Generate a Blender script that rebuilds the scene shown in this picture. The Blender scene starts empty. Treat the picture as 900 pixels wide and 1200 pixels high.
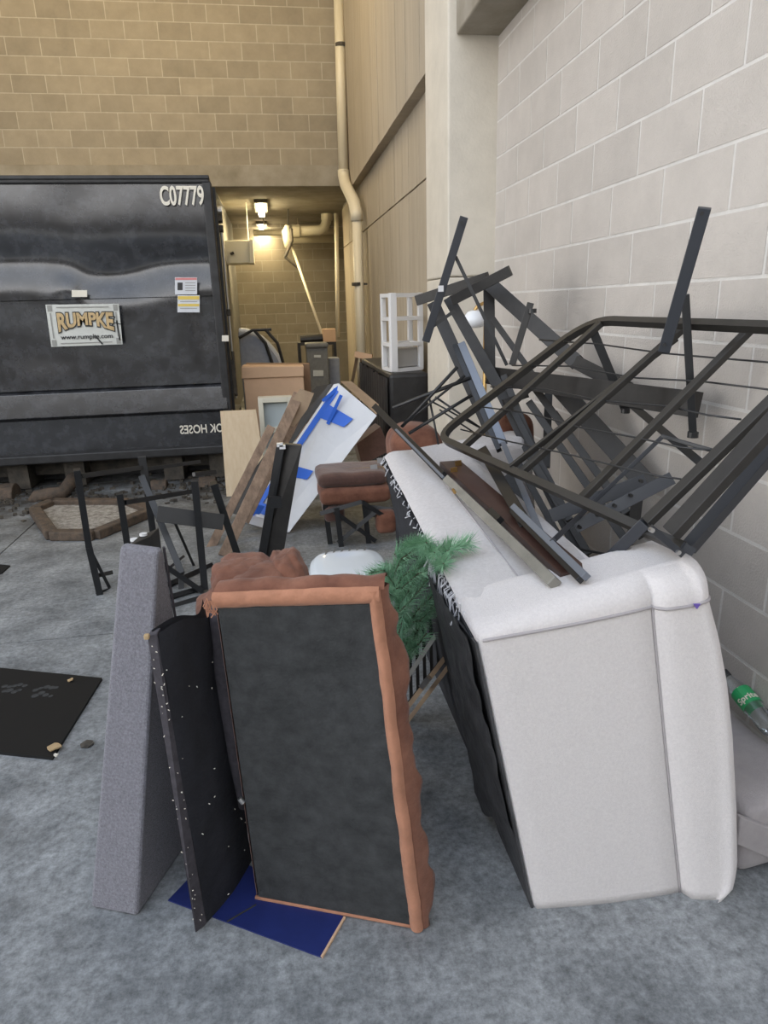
import bpy, bmesh, math, random
from mathutils import Vector as V, Matrix, noise
random.seed(7)
S = bpy.context.scene
COL = S.collection
# ---------------------------------------------------------------- camera
F, PIT, YAW, ROLL, CH = 799.8, .29461, .14722, -.02867, 1.58
fw = V((math.sin(YAW)*math.cos(PIT), math.cos(YAW)*math.cos(PIT), -math.sin(PIT)))
rt = V((math.cos(YAW), -math.sin(YAW), 0)); up = rt.cross(fw)
RT = math.cos(ROLL)*rt + math.sin(ROLL)*up
UP = -math.sin(ROLL)*rt + math.cos(ROLL)*up
CAM = V((0, 0, CH))
cd = bpy.data.cameras.new('camera'); cam = bpy.data.objects.new('camera', cd); COL.objects.link(cam)
cd.sensor_fit = 'VERTICAL'; cd.sensor_height = 36; cd.lens = 36*F/1200; cd.clip_start = .05; cd.clip_end = 200
cam.matrix_world = Matrix(((RT.x, UP.x, -fw.x, CAM.x), (RT.y, UP.y, -fw.y, CAM.y), (RT.z, UP.z, -fw.z, CAM.z), (0, 0, 0, 1)))
S.camera = cam
# ---------------------------------------------------------------- world, lights, exposure
S.view_settings.view_transform = 'Standard'; S.view_settings.look = 'None'; S.view_settings.gamma = 1
S.view_settings.use_curve_mapping = False; S.view_settings.exposure = 0.42
w = bpy.data.worlds.new('sky'); S.world = w; w.use_nodes = True
nt = w.node_tree; bgn = nt.nodes['Background']
bgn.inputs[1].default_value = 1.95
_tc = nt.nodes.new('ShaderNodeTexCoord'); _sp = nt.nodes.new('ShaderNodeSeparateXYZ'); _rp = nt.nodes.new('ShaderNodeValToRGB')
nt.links.new(_tc.outputs['Generated'], _sp.inputs[0]); nt.links.new(_sp.outputs[2], _rp.inputs[0]); nt.links.new(_rp.outputs[0], bgn.inputs[0])
_e = _rp.color_ramp.elements; _e[0].position = 0.0; _e[0].color = (2.0, 1.92, 1.84, 1); _e[1].position = 1.0; _e[1].color = (.34, .42, .56, 1)
_m = _e.new(.35); _m.color = (.92, .95, 1.0, 1)
def area(name, loc, tgt, sx, sy, power, color):
    l = bpy.data.lights.new(name, 'AREA'); l.shape = 'RECTANGLE'; l.size = sx; l.size_y = sy; l.energy = power; l.color = color
    o = bpy.data.objects.new(name, l); COL.objects.link(o); o.location = loc
    o.rotation_euler = (V(tgt)-V(loc)).to_track_quat('-Z', 'Y').to_euler(); return o
area('hall_lamp', (-.8, 7.2, 6.2), (-.6, 9.5, 3.5), 1.6, 1.6, 85, (1, .78, .44))
area('hall_lamp', (-3.4, 7.2, 6.2), (-3.2, 9.5, 3.5), 1.6, 1.6, 65, (1, .78, .44))
# ---------------------------------------------------------------- pixel rays (planning helpers)
def ray(x, y): return fw + (x-450)/F*RT - (y-600)/F*UP
def P(x, y, Y): d = ray(x, y); return CAM + d*(Y/d.y)
def PX(x, y, X): d = ray(x, y); return CAM + d*(X/d.x)
def PZ(x, y, Z=0.): d = ray(x, y); return CAM + d*((Z-CH)/d.z)
def wpx(n, p): return n/F*(p-CAM).dot(fw)
# ---------------------------------------------------------------- materials
MATS = {}
def mat(name, col, rough=.6, metal=0., var=0., vscale=8., bump=0., bscale=60., obj_var=0., col2=None, spec=.5, trans=0., emit=None, estr=0, stretch=None, fab=0., alpha=1.):
    if name in MATS: return MATS[name]
    m = bpy.data.materials.new(name); m.use_nodes = True; n = m.node_tree; b = n.nodes['Principled BSDF']; L = n.links
    b.inputs['Roughness'].default_value = rough; b.inputs['Metallic'].default_value = metal
    b.inputs['Specular IOR Level'].default_value = spec
    c = tuple(col)+(1,); b.inputs['Base Color'].default_value = c
    tc = n.nodes.new('ShaderNodeTexCoord'); src = tc.outputs['Object']
    geo = n.nodes.new('ShaderNodeNewGeometry'); src = geo.outputs['Position']
    if stretch:
        mp = n.nodes.new('ShaderNodeMapping'); mp.inputs['Scale'].default_value = stretch; L.new(src, mp.inputs[0]); src = mp.outputs[0]
    out = None
    if var or col2:
        nz = n.nodes.new('ShaderNodeTexNoise'); nz.inputs['Scale'].default_value = vscale; nz.inputs['Detail'].default_value = 6; nz.inputs['Roughness'].default_value = .65; L.new(src, nz.inputs['Vector'])
        r = n.nodes.new('ShaderNodeValToRGB'); r.color_ramp.elements[0].position = .32; r.color_ramp.elements[1].position = .68
        c2 = col2 or tuple(x*(1-var) for x in col); c1 = col if col2 else tuple(min(1, x*(1+var)) for x in col)
        r.color_ramp.elements[0].color = tuple(c2)+(1,); r.color_ramp.elements[1].color = tuple(c1)+(1,)
        L.new(nz.outputs[0], r.inputs[0]); out = r.outputs[0]
    if obj_var:
        oi = n.nodes.new('ShaderNodeObjectInfo'); mr = n.nodes.new('ShaderNodeMapRange'); mr.inputs[3].default_value = 1-obj_var; mr.inputs[4].default_value = 1+obj_var
        L.new(oi.outputs['Random'], mr.inputs[0])
        mx = n.nodes.new('ShaderNodeVectorMath'); mx.operation = 'SCALE'
        if out: L.new(out, mx.inputs[0])
        else: mx.inputs[0].default_value = col
        L.new(mr.outputs[0], mx.inputs['Scale']); out = mx.outputs[0]
    if out: L.new(out, b.inputs['Base Color'])
    if bump:
        nb = n.nodes.new('ShaderNodeTexNoise'); nb.inputs['Scale'].default_value = bscale; nb.inputs['Detail'].default_value = 4; L.new(src, nb.inputs['Vector'])
        bp = n.nodes.new('ShaderNodeBump'); bp.inputs['Strength'].default_value = bump; bp.inputs['Distance'].default_value = .01
        L.new(nb.outputs[0], bp.inputs['Height']); L.new(bp.outputs[0], b.inputs['Normal'])
    if trans: b.inputs['Transmission Weight'].default_value = trans
    if fab: b.inputs['Sheen Weight'].default_value = fab; b.inputs['Sheen Roughness'].default_value = .5
    if emit: b.inputs['Emission Color'].default_value = tuple(emit)+(1,); b.inputs['Emission Strength'].default_value = estr
    MATS[name] = m; return m
M = {}
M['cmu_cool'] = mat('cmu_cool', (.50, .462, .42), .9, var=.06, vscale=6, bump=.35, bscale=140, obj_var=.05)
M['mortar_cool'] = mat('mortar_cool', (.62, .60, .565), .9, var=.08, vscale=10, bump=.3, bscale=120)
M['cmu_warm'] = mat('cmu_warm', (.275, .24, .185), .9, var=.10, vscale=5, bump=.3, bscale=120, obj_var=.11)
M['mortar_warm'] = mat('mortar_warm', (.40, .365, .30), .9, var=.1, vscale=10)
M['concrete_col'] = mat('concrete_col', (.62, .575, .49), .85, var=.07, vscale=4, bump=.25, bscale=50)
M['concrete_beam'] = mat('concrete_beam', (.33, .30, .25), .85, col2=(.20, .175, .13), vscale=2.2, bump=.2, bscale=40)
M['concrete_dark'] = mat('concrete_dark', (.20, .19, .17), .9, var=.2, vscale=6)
def board_formed():
    m = mat('board_formed_concrete', (.40, .345, .265), .85, var=.10, vscale=3, bump=.2, bscale=60, stretch=(1, 3.2, .25)); n = m.node_tree
    return m
M['board_concrete'] = board_formed()
def floor_mat():
    m = bpy.data.materials.new('worn_concrete_floor'); m.use_nodes = True; n = m.node_tree; b = n.nodes['Principled BSDF']; L = n.links
    g = n.nodes.new('ShaderNodeNewGeometry')
    def nz(s, d=8, r=.65):
        t = n.nodes.new('ShaderNodeTexNoise'); t.inputs['Scale'].default_value = s; t.inputs['Detail'].default_value = d; t.inputs['Roughness'].default_value = r; L.new(g.outputs['Position'], t.inputs['Vector']); return t
    def rp(t, a, ca, bb, cb):
        r = n.nodes.new('ShaderNodeValToRGB'); r.color_ramp.elements[0].position = a; r.color_ramp.elements[1].position = bb
        r.color_ramp.elements[0].color = tuple(ca)+(1,); r.color_ramp.elements[1].color = tuple(cb)+(1,); L.new(t.outputs[0], r.inputs[0]); return r
    def mix(f, a, c, kind='MIX'):
        x = n.nodes.new('ShaderNodeMix'); x.data_type = 'RGBA'; x.blend_type = kind
        if isinstance(f, float): x.inputs[0].default_value = f
        else: L.new(f, x.inputs[0])
        for s, v in ((6, a), (7, c)):
            if isinstance(v, tuple): x.inputs[s].default_value = v+(1,)
            else: L.new(v, x.inputs[s])
        return x.outputs[2]
    base = rp(nz(3.5), .33, (.13, .138, .142), .68, (.315, .328, .332))
    fine = rp(nz(38, 5, .8), .35, (.58, .58, .58), .68, (1.38, 1.38, 1.38))
    c = mix(1.0, base.outputs[0], fine.outputs[0], 'MULTIPLY')
    st = rp(nz(1.3, 9, .72), .57, (0, 0, 0), .70, (1, 1, 1))
    c = mix(st.outputs[0], c, (.10, .10, .095))
    wh = rp(nz(2.6, 10, .8), .66, (0, 0, 0), .72, (1, 1, 1))
    c = mix(wh.outputs[0], c, (.45, .46, .44))
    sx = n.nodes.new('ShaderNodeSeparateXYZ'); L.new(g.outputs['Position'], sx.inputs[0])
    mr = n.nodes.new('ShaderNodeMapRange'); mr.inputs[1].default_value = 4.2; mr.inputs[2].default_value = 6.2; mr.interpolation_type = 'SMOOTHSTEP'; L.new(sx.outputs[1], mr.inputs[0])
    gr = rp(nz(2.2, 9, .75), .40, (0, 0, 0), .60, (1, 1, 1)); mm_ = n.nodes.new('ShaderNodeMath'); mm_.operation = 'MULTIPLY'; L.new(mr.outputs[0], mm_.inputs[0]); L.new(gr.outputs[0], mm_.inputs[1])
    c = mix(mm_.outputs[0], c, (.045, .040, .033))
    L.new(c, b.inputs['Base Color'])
    rr = rp(nz(4), .3, (.45, .45, .45), .7, (.8, .8, .8)); L.new(rr.outputs[0], b.inputs['Roughness'])
    bp = n.nodes.new('ShaderNodeBump'); bp.inputs['Strength'].default_value = .2; bp.inputs['Distance'].default_value = .01
    L.new(nz(60, 6).outputs[0], bp.inputs['Height']); L.new(bp.outputs[0], b.inputs['Normal'])
    return m
M['floor'] = floor_mat()
M['container'] = mat('black_container_paint', (.008, .008, .009), .2, col2=(.042, .044, .050), vscale=9, bump=.10, bscale=6, spec=1.0)
M['container_edge'] = mat('black_container_edge', (.03, .03, .032), .5, col2=(.012, .012, .012), vscale=12)
M['grime'] = mat('grimy_steel', (.035, .032, .028), .75, col2=(.10, .085, .065), vscale=9, bump=.6, bscale=30)
M['rust'] = mat('rusty_steel', (.13, .09, .06), .8, col2=(.05, .04, .032), vscale=16, bump=.5, bscale=60)
M['debris'] = mat('white_debris', (.42, .40, .36), .9, col2=(.14, .12, .10), vscale=26, bump=.8, bscale=80)
M['black_metal'] = mat('black_painted_steel', (.013, .0135, .0145), .38, spec=.6, var=.2, vscale=20)
M['blue_metal'] = mat('slate_painted_steel', (.028, .031, .038), .4, spec=.6)
M['bright_metal'] = mat('pale_steel_rail', (.19, .21, .245), .4, metal=.4)
M['dark_wood'] = mat('dark_grey_board', (.026, .024, .022), .5, var=.25, vscale=14, spec=.5)
M['olive_metal'] = mat('dark_bronze_steel', (.028, .026, .023), .4, spec=.6, var=.15, vscale=20)
M['brown_rail'] = mat('dark_brown_veneer', (.065, .034, .026), .3, var=.25, vscale=6, stretch=(1, 1, 1), spec=.5)
M['clear_lip'] = mat('grey_gloss_lip', (.22, .21, .18), .25, var=.2, vscale=6)  # grey colour stands in for the gloss reflected along the rail's lip
M['brass'] = mat('brass', (.55, .36, .14), .35, metal=.9)
M['chrome'] = mat('zinc_hardware', (.5, .5, .5), .35, metal=.9)
M['beige_fabric'] = mat('beige_woven_fabric', (.74, .70, .675), .95, col2=(.66, .62, .60), vscale=130, bump=.35, bscale=420, fab=.2)
M['beige_fabric_dim'] = mat('beige_fabric_toned_down', (.62, .59, .575), .95, col2=(.53, .50, .485), vscale=80, bump=.35, bscale=420, fab=.2)  # same beige fabric darkened, dimming put into the colour for the sofa top
M['pinkgrey_fabric'] = mat('grey_beige_fabric', (.36, .33, .325), .95, var=.1, vscale=12, bump=.3, bscale=300, fab=.2)
M['piping'] = mat('fabric_piping', (.40, .37, .37), .9)
M['dust_cover'] = mat('black_dust_cover', (.014, .015, .020), .8, var=.3, vscale=9, bump=.4, bscale=30)
M['torn_liner'] = mat('torn_black_lining', (.05, .05, .052), .6, var=.4, vscale=14, bump=.8, bscale=22)
M['fray'] = mat('frayed_white_threads', (.62, .62, .64), .95)
M['brown_suede'] = mat('brown_microsuede', (.25, .112, .070), .85, col2=(.135, .055, .035), vscale=9, bump=.35, bscale=40, fab=.12, spec=.2)
M['brown_light'] = mat('brown_microsuede_edge', (.40, .19, .115), .85, var=.14, vscale=14, bump=.35, bscale=60, fab=.12, spec=.2)
M['brown_dark'] = mat('dark_brown_suede', (.10, .048, .035), .8, var=.25, vscale=9, bump=.3, bscale=40, fab=.3)
M['black_lining'] = mat('black_cushion_lining', (.048, .050, .051), .85, col2=(.020, .022, .022), vscale=22, bump=.35, bscale=160)
M['charcoal_fabric'] = mat('charcoal_upholstery', (.24, .235, .26), .95, col2=(.13, .125, .14), vscale=160, bump=.5, bscale=380, fab=.15)
M['board_edge'] = mat('black_felt_edge', (.05, .045, .052), .9, var=.3, vscale=40)
M['blue_card'] = mat('navy_blue_cardboard', (.014, .024, .125), .45, var=.15, vscale=10)
M['kraft'] = mat('kraft_cardboard', (.62, .41, .26), .8, var=.06, vscale=5)
M['kraft_dark'] = mat('dark_kraft_cardboard', (.30, .185, .11), .8, var=.1, vscale=5)  # darker brown cardboard of the second carton
M['plywood'] = mat('pale_plywood', (.62, .50, .34), .6, col2=(.55, .42, .27), vscale=5, stretch=(6, 6, .6))
M['old_wood'] = mat('weathered_wood', (.36, .25, .17), .8, col2=(.17, .115, .08), vscale=7, stretch=(3, 3, 1.4), bump=.4, bscale=40)
M['raw_wood'] = mat('raw_pine', (.42, .31, .20), .75, col2=(.30, .21, .14), vscale=8)
M['white_paint'] = mat('white_painted_board', (.62, .64, .67), .5, var=.05, vscale=5)
M['cream'] = mat('cream_painted_frame', (.66, .63, .52), .5)
M['palegrey'] = mat('pale_blue_grey_panel', (.42, .48, .50), .5)
M['white_plastic'] = mat('white_plastic', (.74, .74, .74), .35)
M['frost'] = mat('frosted_plastic_drawer', (.36, .35, .335), .45)
M['gloss_white'] = mat('glossy_white_plastic', (.74, .79, .82), .12, spec=.6)
M['blue_tape'] = mat('blue_masking_tape', (.015, .12, .60), .5)
M['pvc'] = mat('cream_pvc_pipe', (.66, .60, .46), .4)
M['grey_bin'] = mat('grey_metal_bin', (.17, .17, .16), .5, var=.15, vscale=20)
M['mattress'] = mat('grey_mattress_cloth', (.30, .32, .36), .8, var=.1, vscale=20)
M['black_vinyl'] = mat('black_vinyl', (.022, .021, .021), .45, var=.3, vscale=12, bump=.5, bscale=18)
M['heater'] = mat('white_enamel', (.66, .62, .48), .4)
M['needles'] = mat('green_pine_needles', (.12, .30, .17), .6, col2=(.38, .62, .40), vscale=40)
M['stem'] = mat('wire_stem', (.10, .10, .06), .7)
M['decal_white'] = mat('cream_lettering', (.72, .68, .58), .6)
M['decal_gold'] = mat('gold_lettering', (.50, .36, .18), .6, var=.2, vscale=30)
M['decal_dark'] = mat('dark_lettering', (.03, .03, .03), .6)
M['sign'] = mat('sign_face', (.56, .57, .53), .5, var=.07, vscale=14)
M['sign_grey'] = mat('sign_grey_line', (.28, .28, .26), .5)
M['yellow'] = mat('sticker_yellow', (.70, .52, .10), .5)
M['pink'] = mat('sticker_pink', (.60, .22, .22), .5)
M['lamp_on'] = mat('lit_tube', (1, .95, .8), .5, emit=(1, .86, .55), estr=22)
M['pet'] = mat('clear_pet', (.9, .95, .95), .05, trans=.95)
M['green_label'] = mat('green_label', (.03, .36, .12), .4)
M['leaf'] = mat('dry_leaf', (.42, .30, .16), .8)
M['purple'] = mat('purple_ink', (.16, .10, .42), .8)
M['rubber'] = mat('black_rubber_board', (.008, .008, .008), .6, spec=.3)
M['dust'] = mat('dusty_print', (.035, .036, .036), .8)
M['glass_white'] = mat('white_glass', (.78, .80, .82), .15)
# ---------------------------------------------------------------- mesh builder
class MB:
    def __init__(s): s.v = []; s.f = []; s.smooth = False
    def hexa(s, a):                       # 8 corners: bottom 4 then top 4
        n = len(s.v); s.v += [V(p) for p in a]
        s.f += [tuple(n+i for i in q) for q in ((3, 2, 1, 0), (4, 5, 6, 7), (0, 1, 5, 4), (1, 2, 6, 5), (2, 3, 7, 6), (3, 0, 4, 7))]; return s
    def box(s, lo, hi):
        x0, y0, z0 = lo; x1, y1, z1 = hi
        return s.hexa([(x0, y0, z0), (x1, y0, z0), (x1, y1, z0), (x0, y1, z0), (x0, y0, z1), (x1, y0, z1), (x1, y1, z1), (x0, y1, z1)])
    def quad(s, a, b, c, d, t):           # four corners extruded by vector t
        t = V(t); a, b, c, d = map(V, (a, b, c, d)); return s.hexa([a, b, c, d, a+t, b+t, c+t, d+t])
    def bar(s, p, q, w, t=None, n=None):
        p = V(p); q = V(q); t = w if t is None else t; d = (q-p).normalized()
        n = V(n) if n else ((p+q)/2-CAM)
        n = n-d*n.dot(d)
        if n.length < 1e-6: n = d.orthogonal()
        n.normalize(); u = d.cross(n)*w/2; m = n*t/2
        return s.hexa([p-u-m, p+u-m, p+u+m, p-u+m, q-u-m, q+u-m, q+u+m, q-u+m])
    def tube(s, pts, r, k=10, caps=True, closed=False):
        pts = [V(p) for p in pts]; n0 = len(s.v); N = len(pts)
        ref = None
        for i, p in enumerate(pts):
            a = pts[i-1] if (i or closed) else p; b = pts[(i+1) % N] if (i < N-1 or closed) else p
            d = (b-a).normalized()
            if ref is None: ref = d.orthogonal().normalized()
            ref = (ref-d*ref.dot(d)).normalized(); bi = d.cross(ref)
            rr = r[i] if isinstance(r, (list, tuple)) else r
            for j in range(k):
                an = 2*math.pi*j/k; s.v.append(p+ref*math.cos(an)*rr+bi*math.sin(an)*rr)
        for i in range(N if closed else N-1):
            for j in range(k):
                a = n0+i*k+j; b = n0+i*k+(j+1) % k; i2 = (i+1) % N
                s.f.append((a, b, n0+i2*k+(j+1) % k, n0+i2*k+j))
        if caps and not closed:
            s.f.append(tuple(n0+j for j in reversed(range(k)))); s.f.append(tuple(n0+(N-1)*k+j for j in range(k)))
        return s
    def grid(s, fn, nu, nv):
        n = len(s.v)
        for i in range(nu+1):
            for j in range(nv+1): s.v.append(V(fn(i/nu, j/nv)))
        for i in range(nu):
            for j in range(nv):
                a = n+i*(nv+1)+j; s.f.append((a, a+nv+1, a+nv+2, a+1))
        return s
    def prism(s, poly, t):                # polygon (list of points) extruded by t
        n = len(s.v); k = len(poly); t = V(t)
        s.v += [V(p) for p in poly]+[V(p)+t for p in poly]
        s.f.append(tuple(n+i for i in reversed(range(k)))); s.f.append(tuple(n+k+i for i in range(k)))
        for i in range(k): s.f.append((n+i, n+(i+1) % k, n+k+(i+1) % k, n+k+i))
        return s
    def mesh(s, name, m, off=V((0, 0, 0)), bevel=0, seg=2, smooth=False):
        me = bpy.data.meshes.new(name); me.from_pydata([tuple(v-off) for v in s.v], [], s.f)
        bm = bmesh.new(); bm.from_mesh(me)
        bmesh.ops.recalc_face_normals(bm, faces=bm.faces)
        if bevel:
            es = [e for e in bm.edges if len(e.link_faces) == 2 and e.calc_face_angle(0) > .5]
            bmesh.ops.bevel(bm, geom=es, offset=bevel, segments=seg, profile=.5, affect='EDGES', clamp_overlap=True)
        if smooth:
            for f in bm.faces: f.smooth = True
        bm.to_mesh(me); bm.free(); me.materials.append(m); return me
def thing(name, label, cat, loc, group=None, kind=None):
    o = bpy.data.objects.new(name, None); COL.objects.link(o); o.location = loc; o.empty_display_size = .05
    if label: o['label'] = label
    if cat: o['category'] = cat
    if group: o['group'] = group
    if kind: o['kind'] = kind
    o['_w'] = [float(x) for x in loc]; return o
def part(name, mb, m, parent, label=None, bevel=0, seg=2, smooth=False, kind=None):
    off = V(parent['_w'])
    o = bpy.data.objects.new(name, mb.mesh(name, m, off, bevel, seg, smooth)); COL.objects.link(o); o.parent = parent
    o['_w'] = [float(x) for x in off]
    if label: o['label'] = label
    if kind: o['kind'] = kind
    return o
def struct(name, mb, m, bevel=0):
    o = bpy.data.objects.new(name, mb.mesh(name, m, V((0, 0, 0)), bevel)); COL.objects.link(o); o['kind'] = 'structure'; o['_w'] = [0., 0., 0.]; return o
def single(name, mb, m, label, cat, loc=None, bevel=0, seg=2, smooth=False, group=None):
    loc = V(loc) if loc is not None else sum(mb.v, V())/len(mb.v)
    if loc is not None and len(mb.v): loc = V((loc.x, loc.y, min(v.z for v in mb.v)))
    o = bpy.data.objects.new(name, mb.mesh(name, m, loc, bevel, seg, smooth)); COL.objects.link(o); o.location = loc
    o['label'] = label; o['category'] = cat; o['_w'] = [float(x) for x in loc]
    if group: o['group'] = group
    return o
def text_mb(body, size, origin, right, upv, depth=.002, bold=0., align='LEFT', wrap=None):
    cu = bpy.data.curves.new('t', 'FONT'); cu.body = body; cu.size = size; cu.extrude = depth/2; cu.offset = bold; cu.align_x = align; cu.resolution_u = 4
    o = bpy.data.objects.new('t', cu); COL.objects.link(o)
    dg = bpy.context.evaluated_depsgraph_get(); me = bpy.data.meshes.new_from_object(o.evaluated_get(dg))
    mb = MB(); right = V(right).normalized(); upv = V(upv).normalized(); nn = right.cross(upv)
    for v in me.vertices:
        mb.v.append(V(origin)+right*v.co.x+upv*v.co.y+nn*v.co.z if wrap is None else wrap(v.co))
    mb.f = [tuple(p.vertices) for p in me.polygons]
    bpy.data.objects.remove(o); bpy.data.curves.remove(cu); bpy.data.meshes.remove(me); return mb
def lerp(a, b, t): return a+(b-a)*t
def barpx(x1, y1, Y1, x2, y2, Y2, w, t=None, mb=None, n=None):
    p = Y1 if isinstance(Y1, V) else P(x1, y1, Y1); q = Y2 if isinstance(Y2, V) else P(x2, y2, Y2); W = wpx(w, (p+q)/2); mb = mb or MB()
    return mb.bar(p, q, W, t if t else W, n)
# ================================================================= STRUCTURE
c = .2032; b2 = .4064
# floor slabs over a base
fl = struct('floor', MB().box((-7, -3, -.2), (2.2, 16, -.012)), M['concrete_dark'])
slabs = [(-7, -1.99, -3, 3.36), (-1.98, 2.2, -3, 3.36), (-7, -1.99, 3.37, 6.8), (-1.98, 2.2, 3.37, 6.8), (-7, 2.2, 6.81, 16)]
a1, a2 = PZ(0, 707), PZ(130, 672)
for (x0, x1, y0, y1) in slabs:
    part('floor_slab', MB().box((x0, y0, -.1), (x1, y1, 0)), M['floor'], fl)
def block_wall(root, rows, mk, face, depthdir, m):
    """rows: list of (z0, [(s0, s1)...]); shared unit mesh scaled per block"""
    unit = MB().box((-.5, -.5, -.5), (.5, .5, .5)).mesh('block', m)
    for z0, z1, segs in rows:
        for a, b in segs:
            o = bpy.data.objects.new('block', unit); COL.objects.link(o); o.parent = root
            L = b-a-.012; Hh = z1-z0-.012; j = random.uniform(-.0005, .0004)
            if depthdir == 'X': o.location = (face+.03+j, (a+b)/2, (z0+z1)/2); o.scale = (.06, L, Hh)
            else: o.location = ((a+b)/2, face+.03+j, (z0+z1)/2); o.scale = (L, .06, Hh)
def courses(z_first, z_lo, z_hi, s_lo, s_hi, joint0, flip=0):
    rows = []; k0 = math.floor((z_lo-z_first)/c+1e-6); k = k0
    while z_first+k*c < z_hi-.02:
        za = max(z_first+k*c, z_lo); zb = min(z_first+(k+1)*c, z_hi); ph = joint0+((k+flip) % 2)*b2/2
        segs = []; s = ph+math.floor((s_lo-ph)/b2)*b2
        while s < s_hi-1e-6:
            a = max(s, s_lo); b = min(s+b2, s_hi)
            if b-a > .03: segs.append((a, b))
            s += b2
        rows.append((za, zb, segs)); k += 1
    return rows
WX = 1.464
wr = struct('wall_right', MB().box((WX+.0016, -3, 0), (WX+.25, 4.95, 3.3)), M['mortar_cool'])
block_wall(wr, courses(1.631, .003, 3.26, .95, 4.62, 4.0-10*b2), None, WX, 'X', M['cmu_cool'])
part('wall_face', MB().box((WX, -3, 0), (WX+.01, .94, 3.3)), M['cmu_cool'], wr)
part('upper_wall', MB().box((WX, -3, 3.3), (WX+.25, 4.95, 6.5)), M['concrete_col'], wr)
wb = struct('wall_back', MB().box((-6.9, 10.242, 3.42), (1.6, 10.6, 6.5)), M['mortar_warm'])
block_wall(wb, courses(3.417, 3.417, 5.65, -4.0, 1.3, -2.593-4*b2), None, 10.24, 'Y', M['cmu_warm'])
part('wall_face', MB().box((-6.9, 10.24, 3.42), (-4.01, 10.25, 6.5)).box((-4.01, 10.24, 5.66), (1.6, 10.25, 6.5)), M['cmu_warm'], wb)
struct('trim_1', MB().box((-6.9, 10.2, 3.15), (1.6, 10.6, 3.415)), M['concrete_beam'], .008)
tr = struct('wall_recess_back', MB().box((-3, 14.602, 0), (2.4, 14.8, 3.3)), M['mortar_warm'])
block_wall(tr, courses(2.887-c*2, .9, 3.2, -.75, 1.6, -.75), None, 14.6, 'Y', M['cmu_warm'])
part('wall_face', MB().box((-.75, 14.6, 0), (2.4, 14.65, .88)), M['cmu_warm'], tr)
struct('wall_recess_left', MB().box((-.85, 10.45, 0), (-.66, 14.6, 3.2)), M['concrete_dark'])
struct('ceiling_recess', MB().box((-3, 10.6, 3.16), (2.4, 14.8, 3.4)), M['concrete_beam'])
struct('wall_back_left', MB().box((-6.9, 10.3, 0), (-2.95, 10.6, 3.15)), M['cmu_warm'])
struct('wall_left', MB().box((-7.1, 4.6, 0), (-6.9, 16, 6.5)), M['cmu_warm'])
struct('unseen_dark_block', MB().box((-30, -16, 0), (25, -15.5, 5.6)), M['grime'])  # added block out of view, gives the container face something dark to reflect
struct('ground', MB().box((-40, -60, -.2), (40, -3, -.004)), M['concrete_col'])
struct('ceiling', MB().box((-7.1, 4.6, 6.5), (2.4, 11, 6.7)), M['concrete_beam'])
# right rear concrete: pilaster, upper and lower board-formed wall, recess return
pil = struct('column', MB().box((1.15, 4.6, 0), (1.75, 5.25, 1.74)).box((1.15, 4.6, 1.745), (1.75, 5.25, 6.5)), M['concrete_col'], .012)
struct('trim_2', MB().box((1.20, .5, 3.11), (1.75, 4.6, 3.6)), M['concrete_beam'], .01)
rr = struct('wall_right_rear', MB().box((1.27, 5.25, 0), (1.75, 12.2, 6.5)), M['concrete_dark'])
y = 5.25; k = 0
while y < 12.19:
    y2 = min(y+.19+.05*((k*7) % 3), 12.2)
    part('form_board_strip', MB().box((1.25+random.uniform(-.002, .002), y+.003, 0), (1.28, y2-.003, 2.50)), M['board_concrete'], rr)
    part('form_board_strip', MB().box((1.25+random.uniform(-.002, .002), y+.003, 2.515), (1.28, y2-.003, 3.1)), M['board_concrete'], rr)
    if y2 <= 10.25 or y < 10.25: part('form_board_strip', MB().box((1.155+random.uniform(-.002, .002), y+.003, 3.1), (1.28, min(y2, 10.24)-.003, 6.45)), M['board_concrete'], rr)
    y = y2; k += 1
struct('wall_recess_right', MB().box((1.6, 12.2, 0), (1.8, 14.6, 3.2)), M['cmu_warm'])
# ================================================================= PIPES, LIGHTS
t = thing('drain_pipe', 'cream plastic drain pipe running down the corner with an offset elbow', 'pipe', P(418, 415, 9.05)*1)
t.location.z = 0; t['_w'] = [t.location.x, t.location.y, 0.]
pa = P(396, -40, 10.08); pb = P(402.5, 205, 10.05); pc = P(418, 250, 9.1); pdn = V((pc.x-.01, pc.y, 0))
part('upper_pipe', MB().tube([pa, pb], .066, 16), M['pvc'], t, smooth=True)
part('elbow', MB().tube([pb+V((0, 0, .06)), pb, lerp(pb, pc, .15)+V((0, 0, -.05)), lerp(pb, pc, .85)+V((0, 0, .05)), pc, pc-V((0, 0, .09))], .076, 16), M['pvc'], t, smooth=True)
part('lower_pipe', MB().tube([pc, pdn], .062, 16), M['pvc'], t, smooth=True)
for px, py, Y, r in ((399.5, 53, 10.06, .075), (418.5, 333, 9.1, .07)):
    q = P(px, py, Y); part('pipe_clamp', MB().tube([q-V((0, 0, .02)), q+V((0, 0, .02))], r, 14).box((q.x, q.y-.015, q.z-.012), (q.x+.13, q.y+.015, q.z+.012)), M['grime'], t)
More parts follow.
